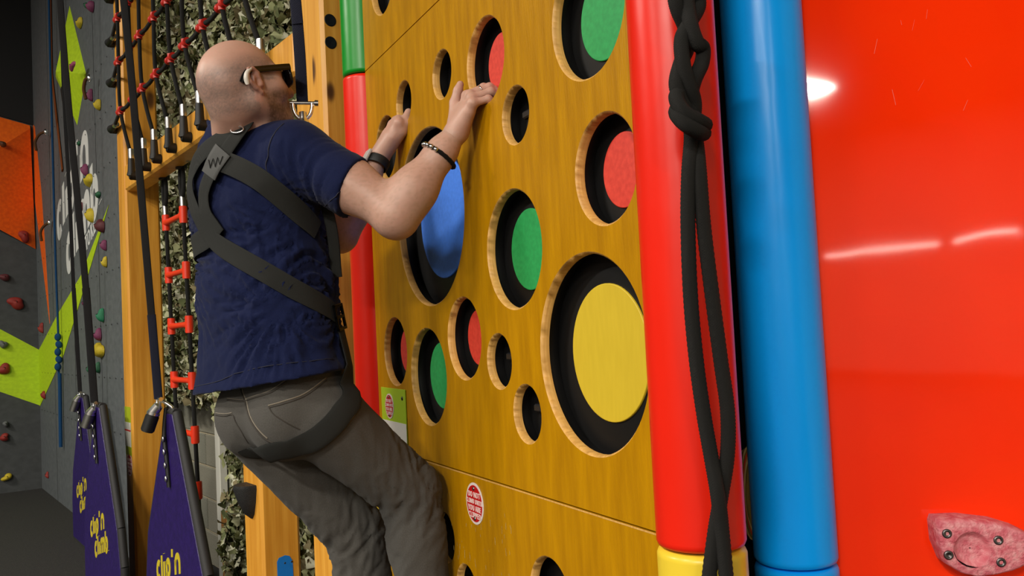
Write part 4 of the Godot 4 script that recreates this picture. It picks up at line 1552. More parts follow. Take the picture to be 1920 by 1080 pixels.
	# first point of the surface along a line
	func meet(from: Vector3, dir: Vector3, far := 4.0) -> Vector3:
		dir = dir.normalized()
		var t := 0.0
		# enter the grid's box first
		var hi := o + Vector3(nx - 1, ny - 1, nz - 1) * h
		var t0 := 0.0
		for ax in 3:
			if absf(dir[ax]) > 1e-6:
				t0 = maxf(t0, minf((o[ax] - from[ax]) / dir[ax], (hi[ax] - from[ax]) / dir[ax]))
		t = t0
		var last := t
		while t < far:
			var d := value(from + dir * t)
			if d < 0.0:
				var a := last
				var b := t
				for k in 10:
					var m := (a + b) * 0.5
					if value(from + dir * m) < 0.0:
						b = m
					else:
						a = m
				return from + dir * b
			last = t
			t += maxf(0.003, minf(d * 0.5, 0.02))
		return Vector3.INF

	# slide a point onto the surface
	func settle(p: Vector3) -> Vector3:
		for k in 8:
			var d := value(p)
			if absf(d) > 0.5:
				return p
			p -= slope(p) * d
		return p

	# add the surface to a shape; fold moves a point (given its outward direction), tint colours it
	func mesh(s: Shape, fold = null, tint = null) -> void:
		var first := s.v.size()
		var ids := {}
		var pos := PackedVector3Array()
		var sy := nx
		var sz := nx * ny
		var off := [0, 1, sy, sy + 1, sz, sz + 1, sz + sy, sz + sy + 1]
		var limit := h * 2.6
		for k in nz - 1:
			for j in ny - 1:
				var at := nx * (j + ny * k)
				for i in nx - 1:
					var d0 := g[at + i]
					if d0 > limit or d0 < -limit:
						continue
					var v := [d0, g[at + i + 1], g[at + i + sy], g[at + i + sy + 1], g[at + i + sz], g[at + i + sz + 1], g[at + i + sz + sy], g[at + i + sz + sy + 1]]
					var m := 0
					for q in 8:
						if v[q] < 0.0:
							m |= 1 << q
					if m == 0 or m == 255:
						continue
					var sum := Vector3.ZERO
					var n := 0
					for e in EDGES:
						var a: float = v[e[0]]
						var b: float = v[e[1]]
						if (a < 0.0) != (b < 0.0):
							var t := a / (a - b)
							var ca := Vector3(e[0] & 1, (e[0] >> 1) & 1, e[0] >> 2)
							var cb := Vector3(e[1] & 1, (e[1] >> 1) & 1, e[1] >> 2)
							sum += ca.lerp(cb, t)
							n += 1
					ids[at + i] = pos.size()
					pos.append(o + (Vector3(i, j, k) + sum / n) * h)
		var quads := PackedInt32Array()
		for c in ids:
			var k: int = c / sz
			var j: int = (c - k * sz) / sy
			var i: int = c - k * sz - j * sy
			if i == 0 or j == 0 or k == 0:
				continue
			var here := g[c] < 0.0
			for ax in 3:
				var step: int = [1, sy, sz][ax]
				if (g[c + step] < 0.0) == here:
					continue
				var u: int = [sy, sz, 1][ax]
				var w: int = [sz, 1, sy][ax]
				var q0: int = ids.get(c - u - w, -1)
				var q1: int = ids.get(c - w, -1)
				var q2: int = ids[c]
				var q3: int = ids.get(c - u, -1)
				if q0 < 0 or q1 < 0 or q3 < 0:
					continue
				if here:
					quads.append_array([q0, q1, q2, q3])
				else:
					quads.append_array([q3, q2, q1, q0])
		for pass_no in 1:    # smooth the grid's steps a little
			var acc := PackedVector3Array()
			acc.resize(pos.size())
			var cnt := PackedInt32Array()
			cnt.resize(pos.size())
			for q in range(0, quads.size(), 4):
				for e in 4:
					var a := quads[q + e]
					var b := quads[q + (e + 1) % 4]
					acc[a] += pos[b]
					acc[b] += pos[a]
					cnt[a] += 1
					cnt[b] += 1
			for q in pos.size():
				if cnt[q] > 0:
					pos[q] = pos[q].lerp(acc[q] / cnt[q], 0.5)
		if fold != null:
			var moved := PackedVector3Array()
			moved.resize(pos.size())
			for q in pos.size():
				moved[q] = fold.call(pos[q], slope(pos[q]))
			pos = moved
		var nrm := PackedVector3Array()
		nrm.resize(pos.size())
		for q in range(0, quads.size(), 4):
			var a := pos[quads[q]]
			var nn := (pos[quads[q + 2]] - a).cross(pos[quads[q + 3]] - pos[quads[q + 1]])
			for e in 4:
				nrm[quads[q + e]] += nn
		for q in pos.size():
			s.v.append(pos[q])
			s.n.append(nrm[q].normalized())
			s.uv.append(Vector2(pos[q].x, pos[q].y))
			s.c.append(tint.call(pos[q], nrm[q].normalized()) if tint != null else Color.WHITE)
		for q in range(0, quads.size(), 4):
			s.tri(first + quads[q], first + quads[q + 1], first + quads[q + 2])
			s.tri(first + quads[q], first + quads[q + 2], first + quads[q + 3])

	const EDGES := [[0, 1], [2, 3], [4, 5], [6, 7], [0, 2], [1, 3], [4, 6], [5, 7], [0, 4], [1, 5], [2, 6], [3, 7]]


# ---------------------------------------------------------------- the climber
func bent(from: Vector3, to: Vector3, a: float) -> Vector3:
	return from * cos(a) + to * sin(a)

func add_hand(f: Field, wrist: Vector3, knuckles: Vector3, thumb_side: Vector3, out_of_wall: Vector3, bends: Array, thumb: Array, girth := 1.0) -> Array:
	var fd := (knuckles - wrist).normalized()
	var length := wrist.distance_to(knuckles)
	var t := (thumb_side - fd * thumb_side.dot(fd)).normalized()
	var back := fd.cross(t).normalized()
	if back.dot(out_of_wall) < 0:
		back = -back
	var mid := []
	# back of the hand: one bone to each finger, webbed together
	f.limb(wrist, wrist + fd * length * 0.55, Vector2(0.027, 0.019) * girth, Vector2(0.036, 0.017) * girth, t, 0.012)
	var spread := [0.031, 0.0105, -0.0105, -0.03]
	var reach := [0.97, 1.02, 0.97, 0.86]
	var long := [[0.043, 0.027, 0.021], [0.047, 0.03, 0.022], [0.044, 0.028, 0.022], [0.035, 0.021, 0.019]]
	for k in 4:
		var head: Vector3 = wrist + fd * length * reach[k] + t * spread[k]
		f.limb(wrist + fd * 0.012 + t * spread[k] * 0.45, head, Vector2(0.0125, 0.0125) * girth, Vector2(0.0115, 0.0115) * girth, t, 0.014)
		f.cap(head + back * 0.002, head + back * 0.002, 0.0112 * girth, 0.0112 * girth, 0.006)
		var at := head
		var r := [0.0102, 0.0092, 0.0083, 0.0068] if k < 3 else [0.009, 0.008, 0.0072, 0.006]
		var turn: float = 0.0
		for q in 3:
			turn += bends[k][q]
			var dir := bent(fd, -back, turn) + t * (0.12 - 0.08 * k) * (0.6 if q == 0 else 0.0)
			var nxt: Vector3 = at + dir.normalized() * long[k][q]
			f.cap(at, nxt, r[q], r[q + 1], 0.004)
			if q < 2:
				f.cap(nxt + back * 0.001, nxt + back * 0.001, r[q + 1] + 0.0008, r[q + 1] + 0.0008, 0.003)
			if q == 0 and k == 1:
				mid = [at, nxt]
			at = nxt
	# thumb from the side of the palm
	f.cap(thumb[0], thumb[1], 0.0155 * girth, 0.0125 * girth, 0.014)
	f.cap(thumb[1], thumb[2], 0.0118 * girth, 0.0108 * girth, 0.005)
	f.cap(thumb[2], thumb[3], 0.0108 * girth, 0.0082 * girth, 0.004)
	return mid

func ribbon(f: Field, path: Array, width: float, thick: float, lift: float) -> Shape:
	var s := Shape.new()
	var line := []
	var smooth := curve(path, 5)
	for p in smooth:
		line.append(f.settle(p))
	for pass_no in 3:
		var l2 := line.duplicate()
		for k in range(1, line.size() - 1):
			l2[k] = f.settle(line[k] * 0.5 + (line[k - 1] + line[k + 1]) * 0.25)
		line = l2
	var rows := []
	var last_n := Vector3.ZERO
	for k in line.size():
		var p: Vector3 = line[k]
		var nn := f.slope(p)
		if last_n != Vector3.ZERO:
			nn = (nn + last_n * 0.8).normalized()
		last_n = nn
		var tg: Vector3 = (line[mini(k + 1, line.size() - 1)] - line[maxi(k - 1, 0)]).normalized()
		var sd := tg.cross(nn).normalized()
		var low := []
		var top := []
		for q in 7:
			var off := (q / 6.0 - 0.5) * width
			var c := p + sd * off
			var e := f.settle(c)
			# the strap is stiff: it bridges hollows
			var rise := maxf((e - c).dot(nn), -0.006)
			var b := c + nn * (rise + lift)
			low.append(b)
			top.append(b + nn * thick)
		low.reverse()
		rows.append(top + low)
	s.sheet(rows, true)
	for e in [0, rows.size() - 1]:
		var r: Array = rows[e]
		var ring := [r[0], r[6], r[7], r[13]]
		s._edge(ring, line[e] - line[1 if e == 0 else e - 1])
	return s

func over(f: Field, spots: Array) -> Array:
	var out := []
	for q in spots:
		var hit := f.meet(eye, sight(q[0], q[1]))
		if hit != Vector3.INF:
			out.append(hit)
	return out

func seam(f: Field, spots: Array, r: float, fold: Callable) -> Shape:
	var s := Shape.new()
	var ps := []
	for p in curve(over(f, spots), 5):
		var q := f.settle(p)
		ps.append(fold.call(q, f.slope(q)) + f.slope(q) * r * 0.2)
	s.tube(ps, r, 6)
	return s

func span(points: Array, margin: float) -> Array:
	var lo: Vector3 = points[0]
	var hi: Vector3 = points[0]
	for p in points:
		lo = lo.min(p)
		hi = hi.max(p)
	return [lo - Vector3.ONE * margin, hi + Vector3.ONE * margin]

func person() -> void:
	var root := thing("person", "man in navy t-shirt, grey jeans and black harness climbing the hole wall", "person")
	# joints
	var facing := Vector3(cos(deg_to_rad(48)), 0, -sin(deg_to_rad(48)))
	var right := facing.cross(Vector3.UP).normalized()
	var rs := pt(556, 284, 1.95)
	var re := pt(742, 403, 1.87)
	var rw := pt(857, 246, 1.9)
	var rk := pt(884, 181, 1.885)
	var ls := pt(425, 288, 2.2)
	var le := pt(636, 438, 2.25)
	var lw := pt(712, 294, 2.345)
	var lk := pt(746, 227, 2.335)
	var neck := pt(450, 262, 2.06)
	var chest := pt(478, 365, 2.07)
	var waist := pt(500, 560, 2.06)
	var hem := pt(508, 716, 2.05)
	var pelvis := pt(541, 752, 2.05)
	var rhip := pt(612, 790, 1.98)
	var lhip := pt(497, 800, 2.12)
	var rknee := pt(768, 922, 2.08)
	var rank := pt(812, 1225, 2.06)
	var lknee := pt(668, 1000, 2.2)
	var lank := pt(716, 1330, 2.2)
	# head axes: looks up a little, towards the wall
	var look := Vector3(cos(deg_to_rad(33)) * cos(deg_to_rad(13)), sin(deg_to_rad(13)), -sin(deg_to_rad(33)) * cos(deg_to_rad(13)))
	var hr := look.cross(Vector3.UP).normalized()
	var hu := hr.cross(look).normalized()
	var hb := Basis(hr, hu, look)          # x his right, y up, z forward; left-handed on purpose: only used to place points
	var hc := pt(459, 163, 1.97)
	var hs := 0.88
	var hp := func(x: float, y: float, z: float) -> Vector3: return hc + (hr * x + hu * y + look * z) * hs

	# ---- skin
	var mottle := FastNoiseLite.new()
	mottle.seed = 3
	mottle.frequency = 22.0
	var fine := FastNoiseLite.new()
	fine.seed = 8
	fine.frequency = 160.0
	var base := Color(0.48, 0.29, 0.22)
	var tint := func(p: Vector3, _n: Vector3) -> Color:
		var a := mottle.get_noise_3dv(p) * 0.5 + 0.5
		var b := fine.get_noise_3dv(p) * 0.5 + 0.5
		return base.lerp(Color(0.48, 0.25, 0.19), a * 0.6) * (0.93 + 0.1 * b)
	var arm_tint := func(p: Vector3, _n: Vector3) -> Color:
		var a := mottle.get_noise_3dv(p) * 0.5 + 0.5
		var b := fine.get_noise_3dv(p * Vector3(0.35, 1.0, 1.0)) * 0.5 + 0.5
		return base.lerp(Color(0.46, 0.25, 0.19), a * 0.6).lerp(Color(0.3, 0.18, 0.12), clampf(b * 1.6 - 0.75, 0.0, 0.4))
	var head_tint := func(p: Vector3, n: Vector3) -> Color:
		var q := p - hc
		var x := q.dot(hr) / hs
		var y := q.dot(hu) / hs
		var z := q.dot(look) / hs
		var c: Color = tint.call(p, n)
		var speck := 0.75 + 0.5 * fine.get_noise_3dv(p * 2.0) + 0.3 * mottle.get_noise_3dv(p * 1.3)
		# shaved hair: sides and back, below a line that sinks towards the crown's back
		var line := 0.062 - 0.25 * maxf(0.0, -z - 0.03) + 0.012 * mottle.get_noise_3dv(p * 0.6)
		var side := smoothstep(0.02, -0.025, y - line) * smoothstep(0.075, 0.05, z) * smoothstep(-0.1, -0.07, y + 0.1 * z)
		if absf(x) > 0.055 and z > 0.0 and y < -0.005:
			side *= 0.35
		c = c.lerp(Color(0.15, 0.11, 0.095), clampf(side * 0.8 * speck, 0.0, 0.8))
		# beard
		var beard := smoothstep(-0.022, -0.045, y) * smoothstep(0.012, 0.03, z) * smoothstep(-0.135, -0.12, y)
		c = c.lerp(Color(0.1, 0.055, 0.03), clampf(beard * 1.0 * speck, 0.0, 0.93))
		# ears and nape are redder
		if absf(x) > 0.0805 and absf(z) < 0.03:
			c = c.lerp(Color(0.5, 0.22, 0.16), 0.4)
		return c
	var skin := paint("skin", Color.WHITE, 0.48, 0.0, 0.45)
	skin.vertex_color_use_as_albedo = true
	skin.subsurf_scatter_enabled = true
	skin.subsurf_scatter_strength = 0.12
	var body := Shape.new()
	# head and neck
	var box := span([hc + Vector3.ONE * 0.125, hc - Vector3.ONE * 0.125, neck], 0.02)
	var f := Field.new(box[0], box[1], 0.0036)
	var hbasis := Basis(hr, hu, -look)     # right-handed copy for eggs
	f.egg(hp.call(0, 0.027, -0.012), hbasis, Vector3(0.077, 0.093, 0.099) * hs, 0.02)
	f.egg(hp.call(0, 0.0, -0.045), hbasis, Vector3(0.069, 0.07, 0.066) * hs, 0.03)
	f.egg(hp.call(0, -0.022, 0.03), hbasis, Vector3(0.064, 0.086, 0.066) * hs, 0.03)
	for s in [-1, 1]:
		f.cap(hp.call(0.052 * s, -0.055, 0.0), hp.call(0.018 * s, -0.098, 0.07), 0.024, 0.02, 0.03)
		f.cap(hp.call(0.045 * s, -0.022, 0.06), hp.call(0.04 * s, -0.03, 0.066), 0.026, 0.026, 0.02)
		f.cap(hp.call(0.012 * s, 0.022, 0.088), hp.call(0.05 * s, 0.018, 0.07), 0.013, 0.012, 0.015)
		f.egg(hp.call(0.032 * s, -0.001, 0.1), hbasis, Vector3(0.019, 0.013, 0.017) * hs, 0.012, 1)
		f.egg(hp.call(0.032 * s, -0.002, 0.079), hbasis, Vector3(0.0125, 0.0125, 0.0125) * hs, 0.003)
	f.cap(hp.call(0, 0.008, 0.092), hp.call(0, -0.03, 0.112), 0.009, 0.013, 0.012)
	for s in [-1, 1]:
		f.cap(hp.call(0.011 * s, -0.034, 0.1), hp.call(0.011 * s, -0.034, 0.1), 0.009, 0.009, 0.008)
	f.cap(hp.call(-0.02, -0.06, 0.09), hp.call(0.02, -0.06, 0.09), 0.0085, 0.0085, 0.008)
	f.cap(hp.call(-0.017, -0.072, 0.09), hp.call(0.017, -0.072, 0.09), 0.0085, 0.0085, 0.006)
	f.cap(hp.call(0, -0.1, 0.074), hp.call(0, -0.1, 0.074), 0.024, 0.024, 0.02)
	f.limb(hp.call(0, -0.05, -0.035), neck + Vector3(0, -0.03, 0), Vector2(0.054, 0.06), Vector2(0.062, 0.06), hr, 0.02)
	# trapezius under the collar
	f.limb(neck + Vector3(0, -0.03, 0), neck + (rs - neck) * 0.5, Vector2(0.055, 0.055), Vector2(0.05, 0.05), right, 0.04)
	for s in [-1, 1]:
		var e := func(y: float, z: float, x: float) -> Vector3: return hp.call(s * (0.077 + x), y - 0.006, z + 0.004 + y * -0.15)
		var rim := [e.call(-0.002, 0.012, 0.0), e.call(0.018, 0.013, 0.004), e.call(0.03, 0.003, 0.009), e.call(0.029, -0.01, 0.014), e.call(0.015, -0.021, 0.018), e.call(-0.005, -0.02, 0.017), e.call(-0.02, -0.009, 0.011), e.call(-0.031, 0.002, 0.006)]
		f.egg(e.call(0.002, -0.003, 0.003), hbasis * Basis(Vector3.UP, -0.45 * s), Vector3(0.0055, 0.027, 0.017) * hs, 0.006)
		for k in rim.size() - 1:
			f.cap(rim[k], rim[k + 1], 0.0048, 0.0048 if k < 5 else 0.0062, 0.003)
		f.cap(e.call(0.012, -0.004, 0.008), e.call(-0.008, -0.008, 0.011), 0.0042, 0.0042, 0.004)
		f.cap(e.call(-0.006, 0.011, 0.004), e.call(-0.012, 0.01, 0.004), 0.005, 0.005, 0.004)
		f.egg(e.call(-0.004, 0.001, 0.011), hbasis, Vector3(0.005, 0.009, 0.006) * hs, 0.004, 1)
	f.mesh(body, null, head_tint)
	# right arm and hand
	box = span([rs.lerp(re, 0.25), re, rw], 0.075)
	f = Field.new(box[0], box[1], 0.005)
	var bend := (rs + rw) * 0.5 - re
	f.cap(rs.lerp(re, 0.2), rs.lerp(re, 0.55), 0.054, 0.055, 0.02)
	f.cap(rs.lerp(re, 0.5), re, 0.055, 0.043, 0.03)
	f.cap(rs.lerp(re, 0.45) + bend.normalized() * 0.012, rs.lerp(re, 0.75) + bend.normalized() * 0.012, 0.045, 0.036, 0.03)
	f.cap(re - bend.normalized() * 0.01, re - bend.normalized() * 0.012, 0.034, 0.034, 0.03)
	f.cap(re, re.lerp(rw, 0.3), 0.044, 0.047, 0.03)
	f.cap(re.lerp(rw, 0.25), rw.lerp(re, 0.25), 0.046, 0.033, 0.03)
	f.limb(rw.lerp(re, 0.3), rw, Vector2(0.034, 0.03), Vector2(0.0285, 0.0235), hole_along, 0.02)
	f.mesh(body, null, arm_tint)
	var arm_r := f
	box = span([rw, rk, pt(864, 157, 1.93), pt(925, 165, 1.95), rk + hole_away * 0.06], 0.08)
	f = Field.new(box[0], box[1], 0.0028)
	f.limb(rw.lerp(re, 0.2), rw, Vector2(0.031, 0.027), Vector2(0.0285, 0.0235), hole_along, 0.02)
	f.limb(rw, rw.lerp(rk, 0.25), Vector2(0.0285, 0.0235), Vector2(0.031, 0.02), hole_along, 0.015)
	var grip := [[0.75, 0.75, 0.5], [0.8, 0.8, 0.5], [0.85, 0.85, 0.5], [0.9, 0.85, 0.5]]
	var ring_bone := add_hand(f, rw, rk, hole_along, -hole_away, grip, [pt(853, 226, 1.92), pt(853, 193, 1.935), pt(859, 170, 1.935), pt(863, 158, 1.935)])
	f.mesh(body, null, tint)
	# left arm and hand
	box = span([ls.lerp(le, 0.3), le, lw], 0.07)
	f = Field.new(box[0], box[1], 0.006)
	bend = ((ls + lw) * 0.5 - le).normalized()
	f.cap(ls.lerp(le, 0.2), ls.lerp(le, 0.6), 0.052, 0.052, 0.02)
	f.cap(ls.lerp(le, 0.5), le, 0.052, 0.041, 0.03)
	f.cap(le - bend * 0.01, le - bend * 0.01, 0.032, 0.032, 0.03)
	f.cap(le, le.lerp(lw, 0.3), 0.042, 0.044, 0.03)
	f.cap(le.lerp(lw, 0.25), lw.lerp(le, 0.25), 0.044, 0.031, 0.03)
	f.limb(lw.lerp(le, 0.3), lw, Vector2(0.032, 0.028), Vector2(0.028, 0.023), hole_along, 0.02)
	f.mesh(body, null, arm_tint)
	box = span([lw, lk, pt(768, 204, 2.33), lk + hole_away * 0.07, lk - hole_along * 0.04], 0.08)
	f = Field.new(box[0], box[1], 0.0032)
	f.limb(lw.lerp(le, 0.2), lw, Vector2(0.03, 0.026), Vector2(0.028, 0.023), hole_along, 0.02)
	f.limb(lw, lw.lerp(lk, 0.25), Vector2(0.028, 0.023), Vector2(0.031, 0.02), hole_along, 0.015)
	add_hand(f, lw, lk, -hole_along, -hole_away, [[1.1, 0.7, 0.4], [1.1, 0.7, 0.4], [1.1, 0.7, 0.4], [1.1, 0.7, 0.4]], [pt(728, 276, 2.33), pt(754, 246, 2.315), pt(761, 225, 2.32), pt(766, 210, 2.33)], 1.25)
	f.mesh(body, null, tint)
	# trunk and legs under the clothes, so that the figure is whole
	box = span([neck, rs, ls, pelvis, rknee, lknee, rank, lank], 0.16)
	f = Field.new(box[0], box[1], 0.016)
	f.limb(chest, waist, Vector2(0.15, 0.09), Vector2(0.13, 0.085), right, 0.05)
	f.limb(waist, pelvis, Vector2(0.13, 0.085), Vector2(0.14, 0.095), right, 0.05)
	f.cap(ls, rs, 0.05, 0.05, 0.05)
	f.cap(neck, chest, 0.05, 0.08, 0.05)
	for a in [[rs, re, 0.3], [ls, le, 0.3]]:
		f.cap(a[0], a[0].lerp(a[1], a[2]), 0.045, 0.045, 0.03)
	for a in [[rhip, rknee, rank], [lhip, lknee, lank]]:
		f.cap(pelvis, a[0], 0.08, 0.075, 0.05)
		f.cap(a[0], a[1], 0.075, 0.05, 0.04)
		f.cap(a[1], a[2], 0.05, 0.035, 0.03)
	f.mesh(body, null, tint)
	part("body", body, skin, root, "bald head with short beard, bare forearms and hands")

	# ---- t-shirt
	box = span([rs, ls, neck + Vector3(0, 0.02, 0), rs.lerp(re, 0.75), ls.lerp(le, 0.6), chest, waist, hem], 0.1)
	box[0] -= Vector3(0.13, 0.0, 0.1)
	box[1] += Vector3(0.1, 0.0, 0.13)
	f = Field.new(box[0], box[1], 0.007)
	f.cap(ls, ls.lerp(rs, 0.3), 0.07, 0.088, 0.05)
	f.cap(rs, rs.lerp(ls, 0.35), 0.07, 0.088, 0.05)
	f.limb(neck + Vector3(0, -0.05, 0), chest, Vector2(0.13, 0.095), Vector2(0.196, 0.128), right, 0.06)
	f.limb(chest, waist, Vector2(0.196, 0.128), Vector2(0.188, 0.13), right, 0.05)
	f.limb(waist, hem + Vector3(0, -0.06, 0), Vector2(0.188, 0.13), Vector2(0.262, 0.158), right, 0.05)
	# collar
	f.limb(neck + Vector3(0, -0.03, 0), neck + Vector3(0, 0.012, 0) - facing * 0.008, Vector2(0.084, 0.082), Vector2(0.072, 0.072), right, 0.03)
	f.cap(neck + Vector3(0, 0.09, 0) - facing * 0.004, neck + Vector3(0, 0.03, 0), 0.069, 0.064, 0.004, 1)
	# sleeves
	for a in [[rs, re, 0.62, 0.073], [ls, le, 0.5, 0.07]]:
		var d: Vector3 = (a[1] - a[0]).normalized()
		var e: Vector3 = a[0].lerp(a[1], a[2])
		f.cap(a[0], e + d * 0.06, a[3], a[3] - 0.004, 0.03)
	var rd := (re - rs).normalized()
	f.cut(rs.lerp(re, 0.6), (rd + cam_basis.x * 0.18 + Vector3(0, 0.12, 0)).normalized(), 0.13)
	f.cap(rs.lerp(re, 0.6) + rd * 0.05, re + rd * 0.05, 0.058, 0.057, 0.004, 1)
	var ld := (le - ls).normalized()
	f.cut(ls.lerp(le, 0.46), ld, 0.12)
	# hem
	var across := (pt(665, 690, 2.0) - pt(348, 746, 2.1)).normalized()
	var depth_dir := Vector3(0.0, 0.02, -1.0)
	var down := across.cross(depth_dir).normalized()
	if down.y > 0:
		down = -down
	f.cut(hem, down, 0.5)
	f.limb(hem + Vector3(0, -0.1, 0), hem + Vector3(0, -0.3, 0), Vector2(0.222, 0.137), Vector2(0.23, 0.14), right, 0.004, 1)
	var crease := FastNoiseLite.new()
	crease.seed = 14
	crease.frequency = 1.0
	crease.fractal_octaves = 2
	var wav := FastNoiseLite.new()
	wav.seed = 23
	wav.frequency = 1.0
	var shirt_fold := func(p: Vector3, n: Vector3) -> Vector3:
		var q := p - waist
		var a := q.dot(right)
		var y := q.y
		# folds fan out from the strap crossing on the left and from the right armpit, and sag in soft rolls below the straps
		var lowness := smoothstep(0.16, -0.05, y)
		var amp := wav.get_noise_3d(a * 6.0, y * 9.0, 3.0) * 0.006 * (0.3 + 0.7 * lowness) - 0.008
		for hub in [[-0.17, 0.1, 5.0, 0.017], [0.2, 0.13, 4.5, 0.011], [0.17, -0.03, 5.0, 0.013]]:
			var rx: float = a - hub[0]
			var ry: float = y - hub[1]
			var far := sqrt(rx * rx + ry * ry)
			var ang := atan2(ry, rx)
			var ridge := 1.0 - absf(wav.get_noise_3d(ang * hub[2], far * 4.0, hub[2] * 9.0 + q.dot(facing) * 1.2)) * 3.0
			amp += maxf(ridge, -0.3) * hub[3] * smoothstep(0.0, 0.05, far) * exp(-far * far / 0.03)
		# the hem hangs in slow waves
		amp += sin(a * 34.0 + y * 9.0) * 0.003 * smoothstep(-0.02, -0.16, y)
		var near_edge := smoothstep(0.0, 0.04, -(p - hem).dot(down))
		var near_cuff := smoothstep(0.0, 0.05, p.distance_to(rs.lerp(re, 0.6)) - 0.06)
		return p + n * amp * (0.35 + 0.65 * near_edge) * (0.2 + 0.8 * near_cuff)
	var shirt_shape := Shape.new()
	f.mesh(shirt_shape, shirt_fold)
	var shirt_f := f
	var cotton := mottled("navy cotton", Color(0.072, 0.098, 0.215), Color(0.084, 0.112, 0.24), 0.88, Vector3(8, 8, 8), 141, 0.04, 0.2, 0.05)
	cotton.rim_enabled = true
	cotton.rim = 0.1
	cotton.rim_tint = 0.6
	var shirt := part("t_shirt", shirt_shape, cotton, root, "navy blue cotton t-shirt")
	var stitch := paint("navy stitching", Color(0.06, 0.075, 0.16), 0.8)
	part("hem_seam", seam(f, [[362, 726], [400, 716], [450, 697], [510, 684], [570, 677], [630, 672], [655, 669]], 0.0012, shirt_fold), stitch, shirt)
	part("sleeve_seam", seam(f, [[530, 226], [510, 250], [500, 285], [497, 315], [510, 350]], 0.0016, shirt_fold), stitch, shirt)
	part("cuff_seam", seam(f, [[604, 386], [630, 368], [656, 348], [676, 332]], 0.0012, shirt_fold), stitch, shirt)

	# ---- jeans
	box = span([pelvis, rhip, lhip, rknee, lknee, rank, lank], 0.14)
	box[0] -= Vector3(0.07, 0.0, 0.05)
	box[1] += Vector3(0.07, 0.02, 0.05)
	f = Field.new(box[0], box[1], 0.0072)
	f.limb(pelvis + Vector3(0, 0.09, 0), pelvis, Vector2(0.165, 0.115), Vector2(0.175, 0.128), right, 0.05)
	f.egg(pelvis - facing * 0.055 + right * 0.075 + Vector3(0, -0.03, 0), Basis(right, Vector3.UP, -facing), Vector3(0.092, 0.1, 0.085), 0.03)
	f.egg(pelvis - facing * 0.055 - right * 0.075 + Vector3(0, -0.03, 0), Basis(right, Vector3.UP, -facing), Vector3(0.092, 0.1, 0.085), 0.03)
	f.cap(rhip, rknee, 0.098, 0.07, 0.02)
	f.cap(rknee, rknee.lerp(rank, 0.35), 0.07, 0.067, 0.015)
	f.cap(rknee.lerp(rank, 0.3), rank, 0.067, 0.062, 0.02)
	f.cap(lhip, lknee, 0.098, 0.071, 0.012)
	f.cap(lknee, lknee.lerp(lank, 0.35), 0.071, 0.069, 0.012)
	f.cap(lknee.lerp(lank, 0.3), lank, 0.07, 0.062, 0.02)
	for a in [[rknee, rank], [lknee, lank]]:
		var d: Vector3 = (a[1] - a[0]).normalized()
		f.cut(a[1] - d * 0.02, d, 0.16)
		f.cap(a[1] - d * 0.06, a[1] + d * 0.1, 0.054, 0.056, 0.004, 1)
	var jean_fold := func(p: Vector3, n: Vector3) -> Vector3:
		var amp := 0.0
		for a in [[rhip, rknee, rank], [lhip, lknee, lank]]:
			for q in 2:
				var u: Vector3 = a[q]
				var w: Vector3 = a[q + 1]
				var ax := w - u
				var t := (p - u).dot(ax) / ax.length_squared()
				if t < -0.2 or t > 1.2 or (p - u - ax * t).length() > 0.14:
					continue
				var d := (p - u).dot(ax.normalized())
				var side := (p - u - ax * clampf(t, 0.0, 1.0)).normalized()
				var knee := exp(-pow((p - a[1]).length() / 0.13, 2.0))
				var ridge := 1.0 - absf(crease.get_noise_3d(d * 20.0 + side.x * 1.4 + side.y * 0.9, side.y * 0.8 + q * 9.0, side.z * 0.8)) * 2.4
				var slack := 1.0 - absf(crease.get_noise_3d(d * 7.0 + side.y, side.y * 0.9 + 20.0, side.x * 0.9)) * 2.2
				amp = maxf(amp, maxf(ridge, -0.2) * 0.012 * knee + slack * 0.0022)
		return p + n * (amp - 0.003)
	var jean_shape := Shape.new()
	f.mesh(jean_shape, jean_fold)
	var jean_f := f
	var denim := mottled("grey denim", Color(0.28, 0.273, 0.26), Color(0.32, 0.312, 0.298), 0.9, Vector3(9, 9, 9), 151, 0.05, 0.2, 0.05)
	denim.rim_enabled = true
	denim.rim = 0.08
	var jeans := part("jeans", jean_shape, denim, root, "faded grey denim jeans")
	var thread := paint("jeans thread", Color(0.2, 0.18, 0.155), 0.8)
	var pale := paint("worn seam", Color(0.46, 0.43, 0.38), 0.85)
	for q in [[[[446, 716], [452, 738], [458, 755], [464, 780], [478, 805], [498, 826], [520, 834]], thread, 0.0022], [[[449, 716], [455, 738], [461, 755], [467, 780], [481, 804], [500, 823]], pale, 0.0016],
			[[[400, 742], [424, 750], [456, 752], [500, 738], [536, 716]], thread, 0.0018], [[[400, 739], [424, 746], [456, 748], [498, 734], [534, 712]], pale, 0.001],
			[[[502, 760], [530, 752], [570, 738], [612, 708]], pale, 0.0018], [[[502, 764], [530, 757], [572, 742], [614, 712]], thread, 0.0014], [[[502, 760], [510, 775], [535, 792], [562, 806]], thread, 0.0014],
			[[[402, 778], [420, 780], [434, 778], [440, 792], [452, 812], [464, 832]], thread, 0.0016], [[[402, 774], [420, 776], [433, 774]], pale, 0.0012], [[[670, 760], [660, 776], [640, 800], [622, 818]], thread, 0.0014], [[[674, 764], [664, 780], [644, 804], [628, 820]], pale, 0.001]]:
		part("stitching", seam(f, q[0], q[2], jean_fold), q[1], jeans)

	# ---- harness
	var web := woven("harness webbing", Color(0.042, 0.046, 0.042), 240.0, 0.05)
	web.albedo_color = Color(0.135, 0.14, 0.132)
	var harness := Node3D.new()
	harness.name = "harness"
	root.add_child(harness)
	harness.set_meta("label", "black webbing full body harness")
	var chest_hit := func(p: Vector3) -> Vector3: return shirt_f.meet(p + facing * 0.6, -facing)
